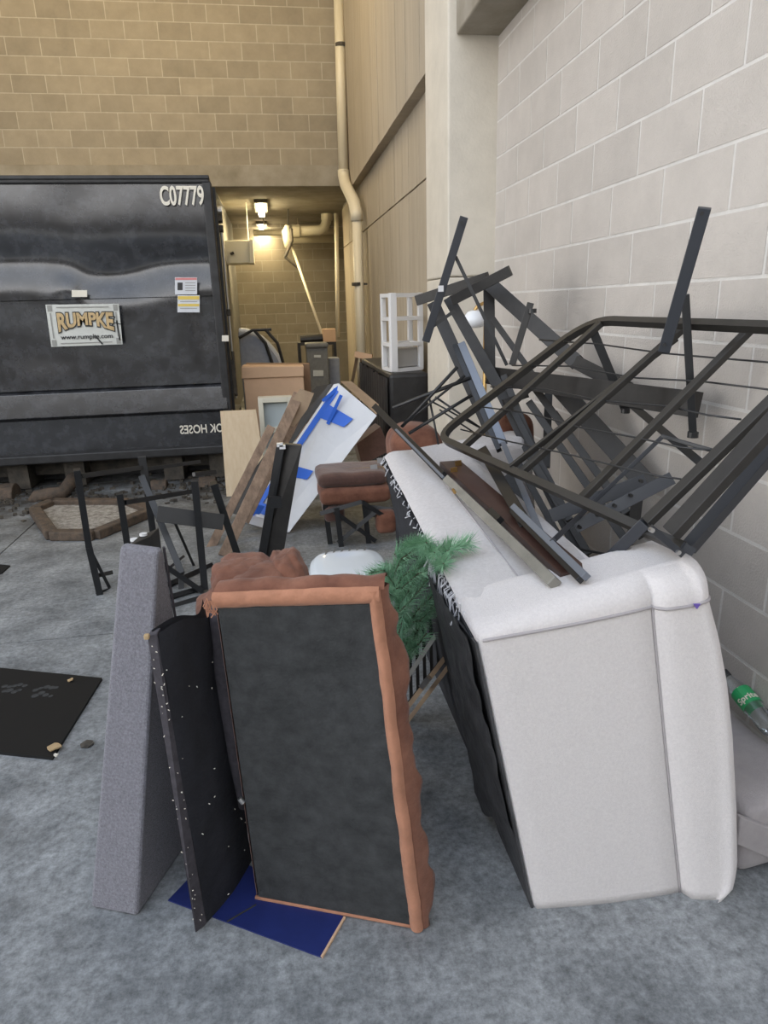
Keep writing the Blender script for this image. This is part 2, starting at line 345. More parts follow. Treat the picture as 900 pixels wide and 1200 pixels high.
for (px, py) in ((306, 235), (307, 258)):
    q = PZ(px, py+8, 3.12); L = 1.15 if py == 235 else 1.2
    lt = thing('tube_light', 'lit fluorescent batten on the recess ceiling, '+('nearer and larger of the two' if py == 235 else 'farther and smaller of the two'), 'light', q, 'recess ceiling lights')
    part('housing', MB().box((q.x-.10, q.y-L/2, 3.11), (q.x+.10, q.y+L/2, 3.16)), M['concrete_dark'], lt)
    part('tube', MB().box((q.x-.05, q.y-L/2+.03, 3.04), (q.x+.05, q.y+L/2-.03, 3.108)), M['lamp_on'], lt, 'glowing warm white tube', .02)
    pl = area('tube_glow', (q.x, q.y, 2.98), (q.x, q.y, 0), .15, 1.0, 26, (1, .80, .45)); pl.data.energy = 40; pl.parent = None
# pipes near the recess ceiling
pp = thing('overhead_pipe', 'thick cream pipe under the recess ceiling with an upturned elbow', 'pipe', P(345, 270, 13))
q1, q2, q3, q4 = P(343, 271, 13), P(374, 270, 13), P(382, 266, 13), P(383, 252, 13)
part('straight_run', MB().tube([q1, q2, lerp(q2, q3, .7), lerp(q3, q4, .4), q4], .085, 14), M['pvc'], pp, smooth=True)
part('collar', MB().tube([P(343, 271, 13), P(351, 271, 13)], .11, 14), M['pvc'], pp)
part('collar', MB().tube([P(383, 258, 13), q4+V((0, 0, .02))], .10, 14), M['pvc'], pp)
single('overhead_pipe', MB().tube([P(297, 273, 13.4), P(396, 271, 13.4)], .055, 12).box((P(310, 273, 13.4).x-.01, 13.39, P(310, 273, 13.4).z), (P(310, 273, 13.4).x+.01, 13.41, 3.16)), M['pvc'], 'thin horizontal pipe behind the thick one in the recess', 'pipe', smooth=True)
single('overhead_pipe', MB().tube([P(340, 280, 13.7), P(392, 279, 13.7)], .085, 12).box((P(350, 279, 13.7).x-.01, 13.69, P(350, 279, 13.7).z), (P(350, 279, 13.7).x+.01, 13.71, 3.16)), M['pvc'], 'cream pipe lowest of those crossing the recess back wall', 'pipe', smooth=True)
single('corner_conduit', MB().tube([P(394, 250, 12.1), P(396, 395, 12.1)], .035, 10), M['pvc'], 'pale vertical conduit at the recess corner beside the drain pipe', 'pipe', smooth=True)
va = thing('pipe_valve', 'wrapped pipe valve hanging from the recess ceiling with a crooked lever', 'valve', P(338, 290, 12.5))
part('body', MB().tube([P(337, 264, 12.5), P(336, 272, 12.5), P(337, 282, 12.5), P(336, 291, 12.5)], [.04, .085, .075, .03], 10), M['heater'], va, smooth=True)
part('hanger_rod', MB().tube([P(337, 266, 12.5), V((P(337, 235, 12.5).x, 12.5, 3.16))], .012, 6), M['grime'], va)
part('lever', MB().tube([P(341, 268, 12.4), P(342, 282, 12.4), P(334, 301, 12.4)], .03, 8).tube([P(334, 301, 12.4), P(352, 316, 12.4)], .025, 6), M['grime'], va)
po = thing('leaning_pole', 'long pale pole leaning across the recess back wall', 'pole', P(380, 398, 11.5))
part('shaft', MB().tube([P(341, 286, 12.6), P(378, 394, 11.5)], .024, 8), M['pvc'], po, smooth=True)
part('end_block', MB().bar(P(369, 401, 11.5), P(379, 396, 11.5), .09, .09), M['raw_wood'], po, 'wooden block end')
hb = thing('wall_heater', 'white enamel heater box hung by rods at the recess left side', 'heater', P(280, 308, 11.6))
part('casing', MB().quad(P(262, 282, 11.6), P(292, 281, 11.6), P(293, 308, 11.6), P(262, 309, 11.6), (0, .5, 0)), M['heater'], hb, bevel=.01)
part('door_edge', MB().quad(P(292, 281, 11.58), P(296, 281, 11.58), P(298, 308, 11.58), P(293, 308, 11.58), (0, .5, 0)), M['heater'], hb)
part('hanger_rod', MB().tube([P(291, 281, 11.7), V((P(290, 262, 11.7).x, 11.7, 3.16))], .01, 6), M['heater'], hb)
part('latch', MB().bar(P(270, 298, 11.58), P(274, 296, 11.58), .04), M['grime'], hb)
# ================================================================= CONTAINER
CX, CY = -.44, 6.5
co = thing('waste_container', 'huge black steel waste compactor container with numbered front', 'container', (-1.8, 7.8, 0))
def dent(x, z):
    d = 0
    for (cx, cz, sx, sz, h) in ((-2.3, 2.02, 1.0, .16, .060), (-1.35, 1.86, .35, .14, .065), (-.75, 1.98, .5, .15, .060), (-1.72, 1.80, .1, .1, -.03), (-2.2, 1.42, .35, .3, .03), (-.6, 1.45, .12, .25, .025), (-1.5, 1.2, .5, .2, .015)):
        d += h*math.exp(-((x-cx)/sx)**2-((z-cz)/sz)**2)
    return d+.006*noise.noise(V((x*2.2, z*2.5, 3)))
def face(z0, z1, y_off, dn=1., nu=110, nv=60):
    return MB().grid(lambda u, v: V((lerp(-3.6, CX-.05, u), CY+y_off+dn*dent(lerp(-3.6, CX-.05, u), lerp(z0, z1, v)), lerp(z0, z1, v))), nu, nv)
part('upper_face', face(1.70, 2.62, 0.0, nv=50), M['container'], co, smooth=True)
part('lower_face', face(.935, 1.695, .012, nv=44), M['container'], co, smooth=True)
part('bulging_band', MB().prism([(-3.6, CY+.03, .93), (-3.6, CY-.01, .905), (-3.6, CY-.04, .70), (-3.6, CY+.03, .665)], (3.6+CX-.03, 0, 0)), M['container'], co, 'protruding horizontal band', .006)
part('skirt', MB().box((-3.6, CY+.04, .36), (CX-.03, CY+.08, .68)), M['container'], co)
part('bottom_flange', MB().box((-3.6, CY-.05, .285), (CX, CY+.10, .365)), M['container_edge'], co, 'scuffed bottom flange', .012)
part('top_rail', MB().box((-3.6, CY-.03, 2.605), (CX-.01, CY+.12, 2.655)), M['container_edge'], co, bevel=.012)
part('top_lip', MB().box((-3.6, CY-.045, 2.635), (CX-.01, CY+.02, 2.665)), M['container_edge'], co, bevel=.006)
part('corner_post', MB().box((CX-.075, CY-.025, .36), (CX, CY+.10, 2.62)), M['container_edge'], co, bevel=.01)
part('body', MB().box((-3.6, CY+.10, .34), (CX-.02, 6.85, 2.60)).box((-3.6, 6.85, .34), (CX-.34, 9.95, 2.60)), M['container_edge'], co)
for yy in (6.66,):
    part('side_rib', MB().box((CX-.02, yy, .36), (CX+.02, yy+.07, 2.6)), M['container_edge'], co)
part('door_rod', MB().tube([(CX+.03, 6.83, 2.30), (CX+.03, 6.83, .75)], .012, 8), M['chrome'], co, 'long thin latch rod')
for zz in (2.36, 2.28, 1.55, 1.02, .85):
    part('hinge', MB().box((CX-.02, 6.8, zz-.03), (CX+.05, 6.86, zz+.03)).tube([(CX+.03, 6.76, zz), (CX+.03, 6.9, zz)], .02, 8), M['grime'], co)
part('ratchet', MB().box((CX-.01, 6.72, .80), (CX+.05, 6.8, 1.12)).tube([(CX+.04, 6.76, .78), (CX+.04, 6.76, 1.2)], .014, 8), M['grime'], co)
part('side_lamp', MB().tube([(CX, 6.9, 2.44), (CX+.05, 6.9, 2.44)], .04, 12), M['chrome'], co, 'round chrome marker')
part('white_tag', MB().quad(P(260, 393, 6.46), P(268, 393, 6.46), P(268, 400, 6.46), P(260, 400, 6.46), (0, .003, 0)), M['decal_white'], co)
# understructure
for x in (-2.45, -1.95, -1.05, -.62):
    part('frame_beam', MB().box((x-.09, CY+.15, .02), (x+.09, 9.8, .30)), M['grime'], co)
part('dark_filler_plate', MB().box((-3.4, CY+.55, .01), (CX-.05, CY+.6, .33)), M['container_edge'], co)  # added dark plate, stands in for the darkness below the container
part('cross_beam', MB().box((-3.2, CY+.35, .10), (CX-.05, CY+.5, .30)), M['grime'], co)
for (px, py, r) in ((8, 583, .13), (243, 573, .12), (185, 573, .085)):
    q = P(px, py, CY-.05); part('roller', MB().tube([q-V((.07, 0, 0)), q+V((.09, 0, 0))], r, 18), M['rust'], co, bevel=.01)
part('hydraulic_pipe', MB().tube([P(40, 590, 6.25), P(44, 582, 6.25), P(58, 579, 6.25), P(72, 578, 6.25), P(80, 570, 6.35), P(86, 560, 6.5)], .06, 12), M['rust'], co, smooth=True)
# lettering and stickers
pl_y = CY-.012
def onface(px, py, dy=-.012): return P(px, py, CY+dy-.02)
def decal(name, x0, y0, x1, y1, m, dy, parent=co, label=None, th=.003):
    a, b_, c_, d_ = onface(x0, y0, dy), onface(x1, y0, dy), onface(x1, y1, dy), onface(x0, y1, dy)
    return part(name, MB().quad(a, b_, c_, d_, (0, th, 0)), m, parent, label)
X1 = V((1, 0, 0)); Z1 = V((0, 0, 1))
o0 = onface(188.5, 240, -.01); wd = onface(240, 240, -.01).x-o0.x
tm = text_mb('C07779', .205, o0, X1, Z1, .004, .005)
xs = [v.x for v in tm.v]; sc = wd/(max(xs)-min(xs))
for v in tm.v: v.x = o0.x+(v.x-min(xs))*sc
part('number_lettering', tm, M['decal_white'], co, 'cream unit number C07779')
o0 = onface(258, 506, .03); tm = text_mb('HOOK HOSES', .11, o0+V((0, 0, 0)), -X1, Z1, .004, .002)
for v in tm.v: v.y = o0.y+(v.y-o0.y)
xs = [v.x for v in tm.v]; wd = onface(258, 500, .03).x-onface(211, 500, .03).x+.16; sc = wd/(max(xs)-min(xs))
for v in tm.v: v.x = o0.x+.16+(v.x-max(xs))*sc
part('hose_lettering', tm, M['decal_white'], co, 'mirrored white words HOOK HOSES')
sg = decal('company_sign', 52, 356, 143, 406, M['sign'], -.03, label='pale rectangular sign reading RUMPKE and its web address')
a, b_, c_, d_ = onface(53, 357, -.034), onface(139, 356, -.034), onface(143.5, 403.5, -.034), onface(60, 406.5, -.034)
# sign is slightly skewed: rebuild its mesh from its real corners
sg.data = MB().quad(a+V((0, .004, 0)), b_+V((0, .004, 0)), c_+V((0, .004, 0)), d_+V((0, .004, 0)), (0, .004, 0)).mesh('company_sign', M['sign'], V(sg['_w']))
def sgp(u, v): return lerp(lerp(a, b_, u), lerp(d_, c_, u), v)
fr = MB()
for (u0, v0, u1, v1) in ((.14, .07, .86, .07), (.14, .93, .86, .93), (.05, .2, .05, .8), (.95, .2, .95, .8)): fr.bar(sgp(u0, v0), sgp(u1, v1), .008, .002, (0, 1, 0))
for u in (.05, .95):
    for v in (.09, .91): fr.bar(sgp(u-.03, v), sgp(u+.03, v), .05, .002, (0, 1, 0))
part('border_line', fr, M['sign_grey'], sg)
def signtext(body, size, u0, u1, vt, vb, arch, m, bold, dy):
    tm = text_mb(body, size, (0, 0, 0), X1, Z1, .002, bold); xs = [p.x for p in tm.v]; lo, hi = min(xs), max(xs)
    zs = [p.z for p in tm.v]; lz, hz = min(zs), max(zs)
    for p in tm.v:
        s_ = (p.x-lo)/(hi-lo); h_ = (p.z-lz)/(hz-lz)
        q = sgp(lerp(u0, u1, s_), lerp(vb-arch*math.sin(math.pi*s_), vt, h_))+V((0, -dy+p.y, 0))
        p.x, p.y, p.z = q.x, q.y, q.z
    part('sign_lettering', tm, m, sg)
signtext('RUMPKE', .155, .125, .92, .175, .70, .16, M['decal_dark'], .013, .002)
signtext('RUMPKE', .155, .135, .905, .20, .665, .16, M['decal_gold'], .006, .005)
signtext('www.rumpke.com', .08, .15, .875, .72, .87, 0, M['decal_dark'], .001, .002)
part('scratch', MB().bar(sgp(.93, .3), sgp(.86, .62), .01, .002, (0, 1, 0)).bar(sgp(.62, .75), sgp(.72, .98), .012, .002, (0, 1, 0)).bar(sgp(.95, .4), sgp(.97, .9), .012, .002, (0, 1, 0)).bar(sgp(.90, .45), sgp(1, .5), .008, .002, (0, 1, 0)), M['decal_dark'], sg)
decal('paper_scrap', 84, 340, 102, 348, M['decal_white'], -.03, label='small blank cream sticker')
s1 = decal('warning_sticker', 205, 325, 231, 345, M['white_paint'], -.045, label='white warning sticker with pink band and black hand mark')
decal('heading', 205.5, 325.5, 230.5, 328, M['pink'], -.048, s1)
decal('pictogram', 208, 331, 214, 340, M['decal_dark'], -.048, s1)
for k in range(4): decal('print_line', 217, 331+k*3, 229, 331.8+k*3, M['sign_grey'], -.048, s1)
s2 = decal('caution_sticker', 208, 346, 234, 366, M['white_paint'], -.05, label='white caution sticker with two yellow bands')
decal('heading', 208.5, 347, 233.5, 351, M['yellow'], -.053, s2); decal('heading', 208.5, 356, 233.5, 359, M['yellow'], -.053, s2)
for k in range(2): decal('print_line', 211, 353+k*8, 231, 353.7+k*8, M['sign_grey'], -.053, s2)
# floor tray in front of the container
CTRAY = 1
cb = thing('drip_tray', 'low hexagonal steel tray of pale crusty debris below the container', 'tray', (-1.6, 5.4, 0))
hp = [PZ(42, 603, .0), PZ(62, 632, .0), PZ(112, 632, 0), PZ(178, 604, 0), PZ(150, 594, 0), PZ(62, 594, 0)]
for k in range(6):
    a, d = hp[k], hp[(k+1) % 6]; part('rim', MB().bar(a+Z1*.035, d+Z1*.035, .09, .07, Z1), M['rust'], cb, bevel=.01)
cen = sum(hp, V())/6
part('debris', MB().prism([lerp(p, cen, .1) for p in hp], (0, 0, .03)), M['debris'], cb)
lt_ = MB()
for k in range(420):
    x = random.uniform(-3.3, -.5); y_ = random.gauss(6.25, .28); h_ = random.uniform(.006, .03)
    if PX and y_ > 5.5: lt_.bar((x, y_, h_/2+.001), (x+random.uniform(-.05, .05), y_+random.uniform(-.03, .03)+.004, h_/2+.001), random.uniform(.01, .035), h_, Z1)
gl = single('ground_litter', lt_, M['grime'], 'dark crumbled litter strewn on the floor under the container edge', 'litter'); gl['kind'] = 'stuff'
# ================================================================= BACKGROUND PILE
# strapped grey mattress
mm = thing('strapped_mattress', 'grey curved mattress bound with black straps behind the tall cardboard box', 'mattress', (-.15, 8.2, 0))
def arc_poly(x0, x1, z0, z1, Y, n=14):
    pts = [V((x0, Y, z0))]
    for i in range(n+1):
        a = math.pi/2*i/n; pts.append(V((x0+(x1-x0)*math.sin(a)**1.0, Y, z0+(z1-z0)*math.cos(a)**.8 if i < n else z0)))
    return pts
mA = P(279, 388, 8.1); mB = P(343, 430, 8.1)
poly = arc_poly(mA.x-.0, mB.x, .0, mA.z, 8.1); part('cloth_body', MB().prism(poly, (0, .25, 0)), M['mattress'], mm, bevel=.02)
part('white_edge', MB().prism(arc_poly(mA.x-.0, mB.x+.05, 0, mA.z+.03, 8.2), (0, .22, 0)), M['white_paint'], mm, 'white rear face', .02)
for u in (.45, .8):
    st = [P(279+u*40, 386, 8.08), P(279+u*40+14, 402, 8.07), P(279+u*36+26, 432, 8.07)]
    part('strap', MB().tube(st, .018, 8), M['black_vinyl'], mm)
part('strap', MB().tube([P(280, 396, 8.07), P(296, 387, 8.07), P(318, 386, 8.09)], .016, 8), M['black_vinyl'], mm)
# cardboard cartons
def leanbox(name, pts, depth, m, label, cat, loc=None, bevel=.006):
    return single(name, MB().quad(*pts, depth), m, label, cat, bevel=bevel)
def upright(x0, x1, ytop, Y, zb=0.):
    a, b = P(x0, ytop, Y), P(x1, ytop, Y); return (V((a.x, Y, zb)), V((b.x, Y, zb)), b, a)
u = upright(284, 355, 429, 6.9)
t = thing('tall_carton', 'large flat brown cardboard carton standing beside the container', 'box', (V(u[0])+V(u[1]))/2)
part('carton_body', MB().quad(*u, (0, .22, 0)), M['kraft'], t, bevel=.008)
part('lid', MB().quad(P(283, 430, 6.88), P(356, 429, 6.88), P(356, 441, 6.88), P(283, 444, 6.88), (0, .25, 0)), M['kraft'], t, bevel=.006)
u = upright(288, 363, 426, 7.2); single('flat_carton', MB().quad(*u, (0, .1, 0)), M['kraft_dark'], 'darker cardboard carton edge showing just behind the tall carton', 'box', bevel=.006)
u = upright(302, 342, 466, 6.5)
t = thing('shallow_cabinet', 'cream framed shallow cabinet with pale grey panel leaning on the carton', 'cabinet', (u[0]+u[1])/2)
a, b_, = u[3], u[2]
part('panel', MB().box((a.x+.03, 6.54, .05), (b_.x-.03, 6.56, a.z-.03)), M['palegrey'], t)
for bx in (((a.x, 6.48, 0), (a.x+.045, 6.6, a.z)), ((b_.x-.045, 6.48, 0), (b_.x, 6.6, a.z)), ((a.x+.045, 6.48, a.z-.05), (b_.x-.045, 6.6, a.z)), ((a.x+.045, 6.48, .45), (b_.x-.045, 6.6, .50))):
    part('frame_rail', MB().box(*bx), M['cream'], t, bevel=.004)
t0 = P(258, 482, 6.15); t1 = P(300, 480, 6.15)
single('plywood_sheet', MB().quad((t0.x-.0, 5.95, 0), (t1.x+.06, 5.95, 0), t1, t0, (0, .02, 0)), M['plywood'], 'pale bare plywood sheet standing upright against the container corner', 'board', bevel=.002)
# far bins in the recess
t = thing('grey_bin', 'grey metal pedal bin with small white label in the recess', 'bin', (P(372, 420, 9.2).x, 9.35, 0))
a, b_ = P(359, 408, 9.2), P(384, 408, 9.2)
part('bin_body', MB().box((a.x, 9.2, 0), (b_.x, 9.5, a.z)), M['grey_bin'], t, bevel=.01)
part('lid', MB().box((a.x-.01, 9.17, a.z), (b_.x+.01, 9.52, a.z+.06)), M['grey_bin'], t, bevel=.02)
part('bin_label', MB().quad(P(367, 434, 9.19), P(379, 434, 9.19), P(379, 441, 9.19), P(367, 441, 9.19), (0, .006, 0)), M['sign'], t, 'white label')
part('bin_label', MB().quad(P(368, 416, 9.19), P(376, 416, 9.19), P(376, 419, 9.19), P(368, 419, 9.19), (0, .006, 0)), M['sign'], t, 'small white badge')
a, b_ = P(385, 420, 9.5), P(396, 420, 9.5)
single('grey_tote', MB().box((a.x, 9.5, 0), (b_.x+.02, 9.8, a.z)), M['mattress'], 'blue-grey tote standing right of the grey bin', 'box', bevel=.01)
t = thing('black_shelf', 'open black shelf unit behind the grey bin', 'shelf', (P(375, 400, 10.6).x, 10.7, 0))
a, b_ = P(349, 402, 10.6), P(394, 402, 10.6)
for x in (a.x, b_.x-.04): part('post', MB().box((x, 10.6, 0), (x+.04, 10.95, a.z)), M['black_metal'], t)
for z in (a.z-.04, a.z-.55, .3): part('shelf_board', MB().box((a.x+.04, 10.6, z), (b_.x-.04, 10.95, z+.04)), M['black_metal'], t)
part('black_top_roll', MB().tube([P(352, 398, 10.7), P(378, 396, 10.7)], .06, 10), M['black_vinyl'], t)
a, b_ = P(379, 386, 10.5), P(394, 386, 10.5)
single('small_carton', MB().box((a.x, 10.62, P(379, 402, 10.6).z+.012), (b_.x, 10.85, a.z)), M['kraft'], 'small orange-brown carton on top of the black shelf', 'box', bevel=.004)
# easel
t = thing('wooden_trestle', 'small raw wood trestle leaning at the concrete wall below the drain pipe', 'trestle', P(420, 450, 7.8))
for seg in (((419, 415), (402, 505)), ((424, 418), (417, 505)), ((431, 420), (427, 507))):
    part('leg', barpx(*seg[0], 7.8, *seg[1], PZ(*seg[1]).y, 3.2, .03), M['raw_wood'], t)
part('top_block', barpx(416, 415, 7.8, 436, 419, 7.75, 7, .06), M['kraft'], t)
# black couch
t = thing('black_ottoman_sofa', 'black ruffled vinyl sofa end under the white drawer tower', 'sofa', (1.0, 5.75, 0))
a = P(456, 441, 5.4); zt = 1.055; x1 = 1.20
part('base', MB().box((a.x, 5.4, .04), (x1, 7.2, zt)), M['black_vinyl'], t, bevel=.03)
def ruff(u, v): return V((a.x-.012-.02*abs(math.sin(u*38)), 5.42+u*1.76, lerp(.1, zt-.03, v)+.01*math.sin(u*30)))
part('ruffled_side', MB().grid(ruff, 90, 4), M['black_vinyl'], t, smooth=True)
part('foot', MB().box((a.x+.03, 5.43, 0), (a.x+.09, 5.49, .04)), M['black_metal'], t)
# white drawer tower
tz = 1.057
tN = P(461, 440, 5.50); tL = P(449.5, 438, 5.80); tR = V((1.19, 5.64, 0)); ttop = P(470, 343, 5.5).z
tN.z = tL.z = tR.z = 0; tK = tL+tR-tN; tK.x = min(tK.x, 1.20)
t = thing('drawer_tower', 'white plastic drawer tower with one frosted drawer, standing on the black sofa', 'drawers', ((tN+tK)/2)+Z1*tz)
ccn = (tN+tK)/2
for cpt, ww in ((tN, .058), (tL, .042), (tR, .042), (tK, .042)):
    q = lerp(cpt, ccn, .07); part('post', MB().bar(q+Z1*(tz+.004), q+Z1*ttop, ww, ww*.8, (-.25, 1, 0)), M['white_plastic'], t, bevel=.005)
hs = [tz, tz+(ttop-tz)*.325, tz+(ttop-tz)*.655, ttop-.03]
cs = [lerp(cpt, ccn, .05) for cpt in (tN, tR, tK, tL)]
for z in hs:
    mb = MB()
    for k in range(4):
        mb.bar(cs[k]+Z1*(z+.014), cs[(k+1) % 4]+Z1*(z+.014), .034, .028, Z1)
    part('shelf_frame', mb, M['white_plastic'], t)
dn_ = [lerp(p_, ccn, .22) for p_ in (tN, tR, tK, tL)]
part('drawer', MB().prism([p_+Z1*(hs[0]+.03) for p_ in dn_], (0, 0, hs[1]-hs[0]-.045)), M['frost'], t, 'frosted grey drawer', .006)
# ================================================================= WHITE PANEL + PLANKS
WT = V((-.10, .14, -.03))
t = thing('white_taped_carton', 'tilted flat white carton with blue tape leaning in the pile', 'box', PZ(338, 624))
A, B, C_, D_ = P(397, 449, 5.15), P(442, 487, 4.95), P(339, 624, 4.78), P(291, 606, 5.05)
D_.z = max(D_.z, .01); C_.z = max(C_.z, 0.01)
part('white_face', MB().quad(A, B, C_, D_, WT*.35), M['white_paint'], t, bevel=.004)
def wpnt(u, v, k=-.004):
    n = (B-A).cross(D_-A).normalized(); n = n if n.y < 0 else -n
    return lerp(lerp(A, B, u), lerp(D_, C_, u), v)+n*abs(k)
def tape(u0, v0, u1, v1): return MB().quad(wpnt(u0, v0), wpnt(u1, v0), wpnt(u1, v1), wpnt(u0, v1), (0, .002, 0))
part('tape_strip', tape(-.02, .04, .10, .99), M['blue_tape'], t, 'long blue tape along the left edge')
part('tape_strip', MB().quad(wpnt(.10, .14), wpnt(.66, .12), wpnt(.60, .20), wpnt(.08, .24), (0, .002, 0)), M['blue_tape'], t)
part('tape_strip', MB().quad(wpnt(.18, .58), wpnt(.62, .55), wpnt(.62, .62), wpnt(.2, .66), (0, .002, 0)), M['blue_tape'], t)
part('tape_strip', tape(.10, .88, .42, .95), M['blue_tape'], t)
part('grey_layer', MB().quad(A+WT*.4, D_+WT*.4+V((0, 0, .01)), D_+WT*1.3+V((-.04, 0, .05)), A+WT*1.3, (-.03, .01, 0)), M['dark_wood'], t, 'dark layered edge')
part('torn_flap', MB().quad(P(399, 447, 5.2), P(412, 447, 5.3), P(444, 474, 5.1), P(441, 486, 4.97), (0, .015, 0)), M['raw_wood'], t, 'torn brown top flap')
part('tape_strip', barpx(378, 470, 5.1, 399, 452, 5.15, 4, .004), M['blue_tape'], t)
part('tape_strip', barpx(400, 463, 5.05, 384, 497, 5.05, 4, .004), M['blue_tape'], t)
t = thing('white_trim_strip', 'short white panel end with blue tape at the foot of the planks', 'board', PZ(305, 612))
part('strip', MB().quad(P(293, 605, 4.95), P(316, 610, 4.95), P(310, 619, 4.9), P(286, 612, 4.9), (0, .03, 0)), M['white_paint'], t)
part('tape_strip', MB().quad(P(294, 590, 4.93), P(310, 594, 4.93), P(304, 603, 4.9), P(290, 601, 4.9), (0, .02, 0)), M['blue_tape'], t)
for (x1_, y1_, Y1_, x2_, y2_, Y2_, w_, th_, lb) in (
    (350, 462, 5.0, 262, 652, 4.42, 13, .03, 'weathered brown plank, nearest and widest of the leaning bundle'),
    (362, 462, 5.05, 288, 612, 4.78, 8, .03, 'narrow weathered plank between the wide plank and the white carton'),
    (318, 500, 5.05, 244, 648, 4.62, 10, .03, 'brown plank at the left edge of the leaning bundle')):
    single('wooden_plank', barpx(x1_, y1_, Y1_, x2_, y2_, Y2_, w_, th_), M['old_wood'], lb, 'plank', bevel=.003, group='weathered planks leaning in the pile')
single('splintered_board', MB().prism([P(330, 492, 4.96), P(341, 470, 4.96), (P(352, 456, 4.96)), P(368, 461, 4.96), P(360, 480, 4.96), P(345, 500, 4.96), P(336, 498, 4.96)], (0, .02, 0)), M['raw_wood'], 'broken splintered board at the top of the plank bundle', 'board')
# dark slab
t = thing('dark_furniture_rail', 'long dark brown bed side rail standing on end among the pile', 'rail', PZ(318, 655))
a, b_, c_, d_ = P(326, 520, 4.15), P(354, 522, 4.05), P(331, 656, 4.25), P(303, 652, 4.3)
d_.z = c_.z = 0.; a, b_ = a, b_
part('board', MB().quad(a, b_, c_, d_, (0, .05, 0)), M['dark_wood'], t, bevel=.004)
part('side_lip', MB().quad(a+V((-.01, -.03, 0)), lerp(a, b_, .28)+V((0, -.03, 0)), lerp(d_, c_, .28)+V((0, -.03, 0)), d_+V((-.01, -.03, 0)), (0, .03, 0)), M['black_metal'], t)
for pxy in ((328, 521), (331, 523.5)): q = P(*pxy, 4.08); part('glide', MB().box((q.x-.018, q.y-.015, q.z-.012), (q.x+.018, q.y, q.z+.012)), M['white_plastic'], t, 'white plastic glide')
q = P(324, 585, 4.1); part('bracket', MB().box((q.x-.04, q.y-.02, q.z-.05), (q.x+.03, q.y, q.z+.02)), M['black_metal'], t)
# brown recliner footrest
def softbox(lo, hi, r=.05, amp=.008, freq=9, nseg=10, seed=0):
    lo = V(lo); hi = V(hi); mb = MB()
    c0 = (lo+hi)/2; h = (hi-lo)/2
    def face(ax, sg):
        a1, a2 = [i for i in range(3) if i != ax]
        def fn(u, v):
            p = V((0, 0, 0)); p[ax] = sg*h[ax]; p[a1] = (2*u-1)*h[a1]; p[a2] = (2*v-1)*h[a2]
            q = V([max(-(h[i]-r), min(h[i]-r, p[i])) for i in range(3)])
            d = p-q
            if d.length > 1e-9: p = q+d.normalized()*r
            nn = noise.noise(V(p)*freq+V((seed, 0, 0)))
            return c0+p+(d.normalized() if d.length > 1e-9 else V())*nn*amp
        return fn
    for ax in range(3):
        for sg in (-1, 1): mb.grid(face(ax, sg), nseg, nseg)
    return mb
def soft(name, lo, hi, m, parent, r=.05, amp=.008, freq=9, label=None, rot=None, nseg=12, seed=0, disp=None):
    mb = softbox(lo, hi, r, amp, freq, nseg, seed)
    if rot: mb.v = [rot(v) for v in mb.v]
    if disp: mb.v = [disp(v) for v in mb.v]
    o = part(name, mb, m, parent, label, smooth=True)
    bm = bmesh.new(); bm.from_mesh(o.data); bmesh.ops.remove_doubles(bm, verts=bm.verts, dist=.0005); bmesh.ops.recalc_face_normals(bm, faces=bm.faces)
    for f in bm.faces: f.smooth = True
    bm.to_mesh(o.data); bm.free(); return o
x0, x1 = P(373, 575, 4.5).x, P(455, 575, 4.5).x
t = thing('recliner_footrest', 'brown recliner footrest cushion on a black folding mechanism', 'footrest', ((x0+x1)/2, 4.7, 0))
za, zm, zb = P(400, 556, 4.5).z, P(400, 572, 4.5).z, P(400, 592, 4.5).z
soft('upper_cushion', (x0, 4.5, zm), (x1, 4.9, za), M['brown_dark'], t, .04, .006)
soft('lower_cushion', (x0+.01, 4.47, zb), (x1+.02, 4.88, zm), M['brown_suede'], t, .045, .006)
soft('corner_bolster', (x0+.03, 4.45, zb-.11), (x0+.17, 4.8, zb), M['brown_dark'], t, .035, .004)
ar = []
for seg in ((375, 602, 424, 588, 5), (424, 588, 450, 605, 5), (392, 600, 440, 634, 5), (440, 600, 396, 636, 5)):
    part('linkage_arm', barpx(seg[0], seg[1], 4.42, seg[2], seg[3], 4.42, seg[4], .02), M['black_metal'], t)
for (px, py) in ((387, 637), (400, 640), (432, 636)):
    q = PZ(px, py); part('leg', MB().bar(q, V((q.x-.02, q.y, zb+.01)), .035, .035), M['black_metal'], t)
part('slide_plate', barpx(430, 598, 4.55, 462, 602, 4.5, 14, .02), M['black_metal'], t)
soft('side_knob', P(450, 617, 4.4)-V((.05, 0, .06)), P(462, 600, 4.4)+V((.02, .12, .0)), M['brown_suede'], t, .04, .003)
t = thing('wooden_drawer_slides', 'pair of pale wood strips with metal slides lying on the footrest cushion', 'slides', P(425, 552, 4.6))
part('wood_strip', barpx(396, 555, 4.7, 452, 550, 4.7, 9, .10), M['raw_wood'], t)
part('wood_strip', barpx(402, 545, 4.9, 450, 541, 4.9, 5, .1), M['raw_wood'], t)
for (px, py) in ((417, 556), (438, 548), (446, 540)): part('metal_clip', barpx(px-4, py, 4.62, px+4, py-1, 4.62, 6, .02), M['chrome'], t)
single('dark_drawer_box', MB().quad(P(418, 520, 5.3), P(446, 500, 5.3), P(457, 528, 5.2), P(424, 545, 5.2), (0, .3, -.02)), M['brown_dark'], 'dark brown tilted drawer box right of the white carton', 'drawer')
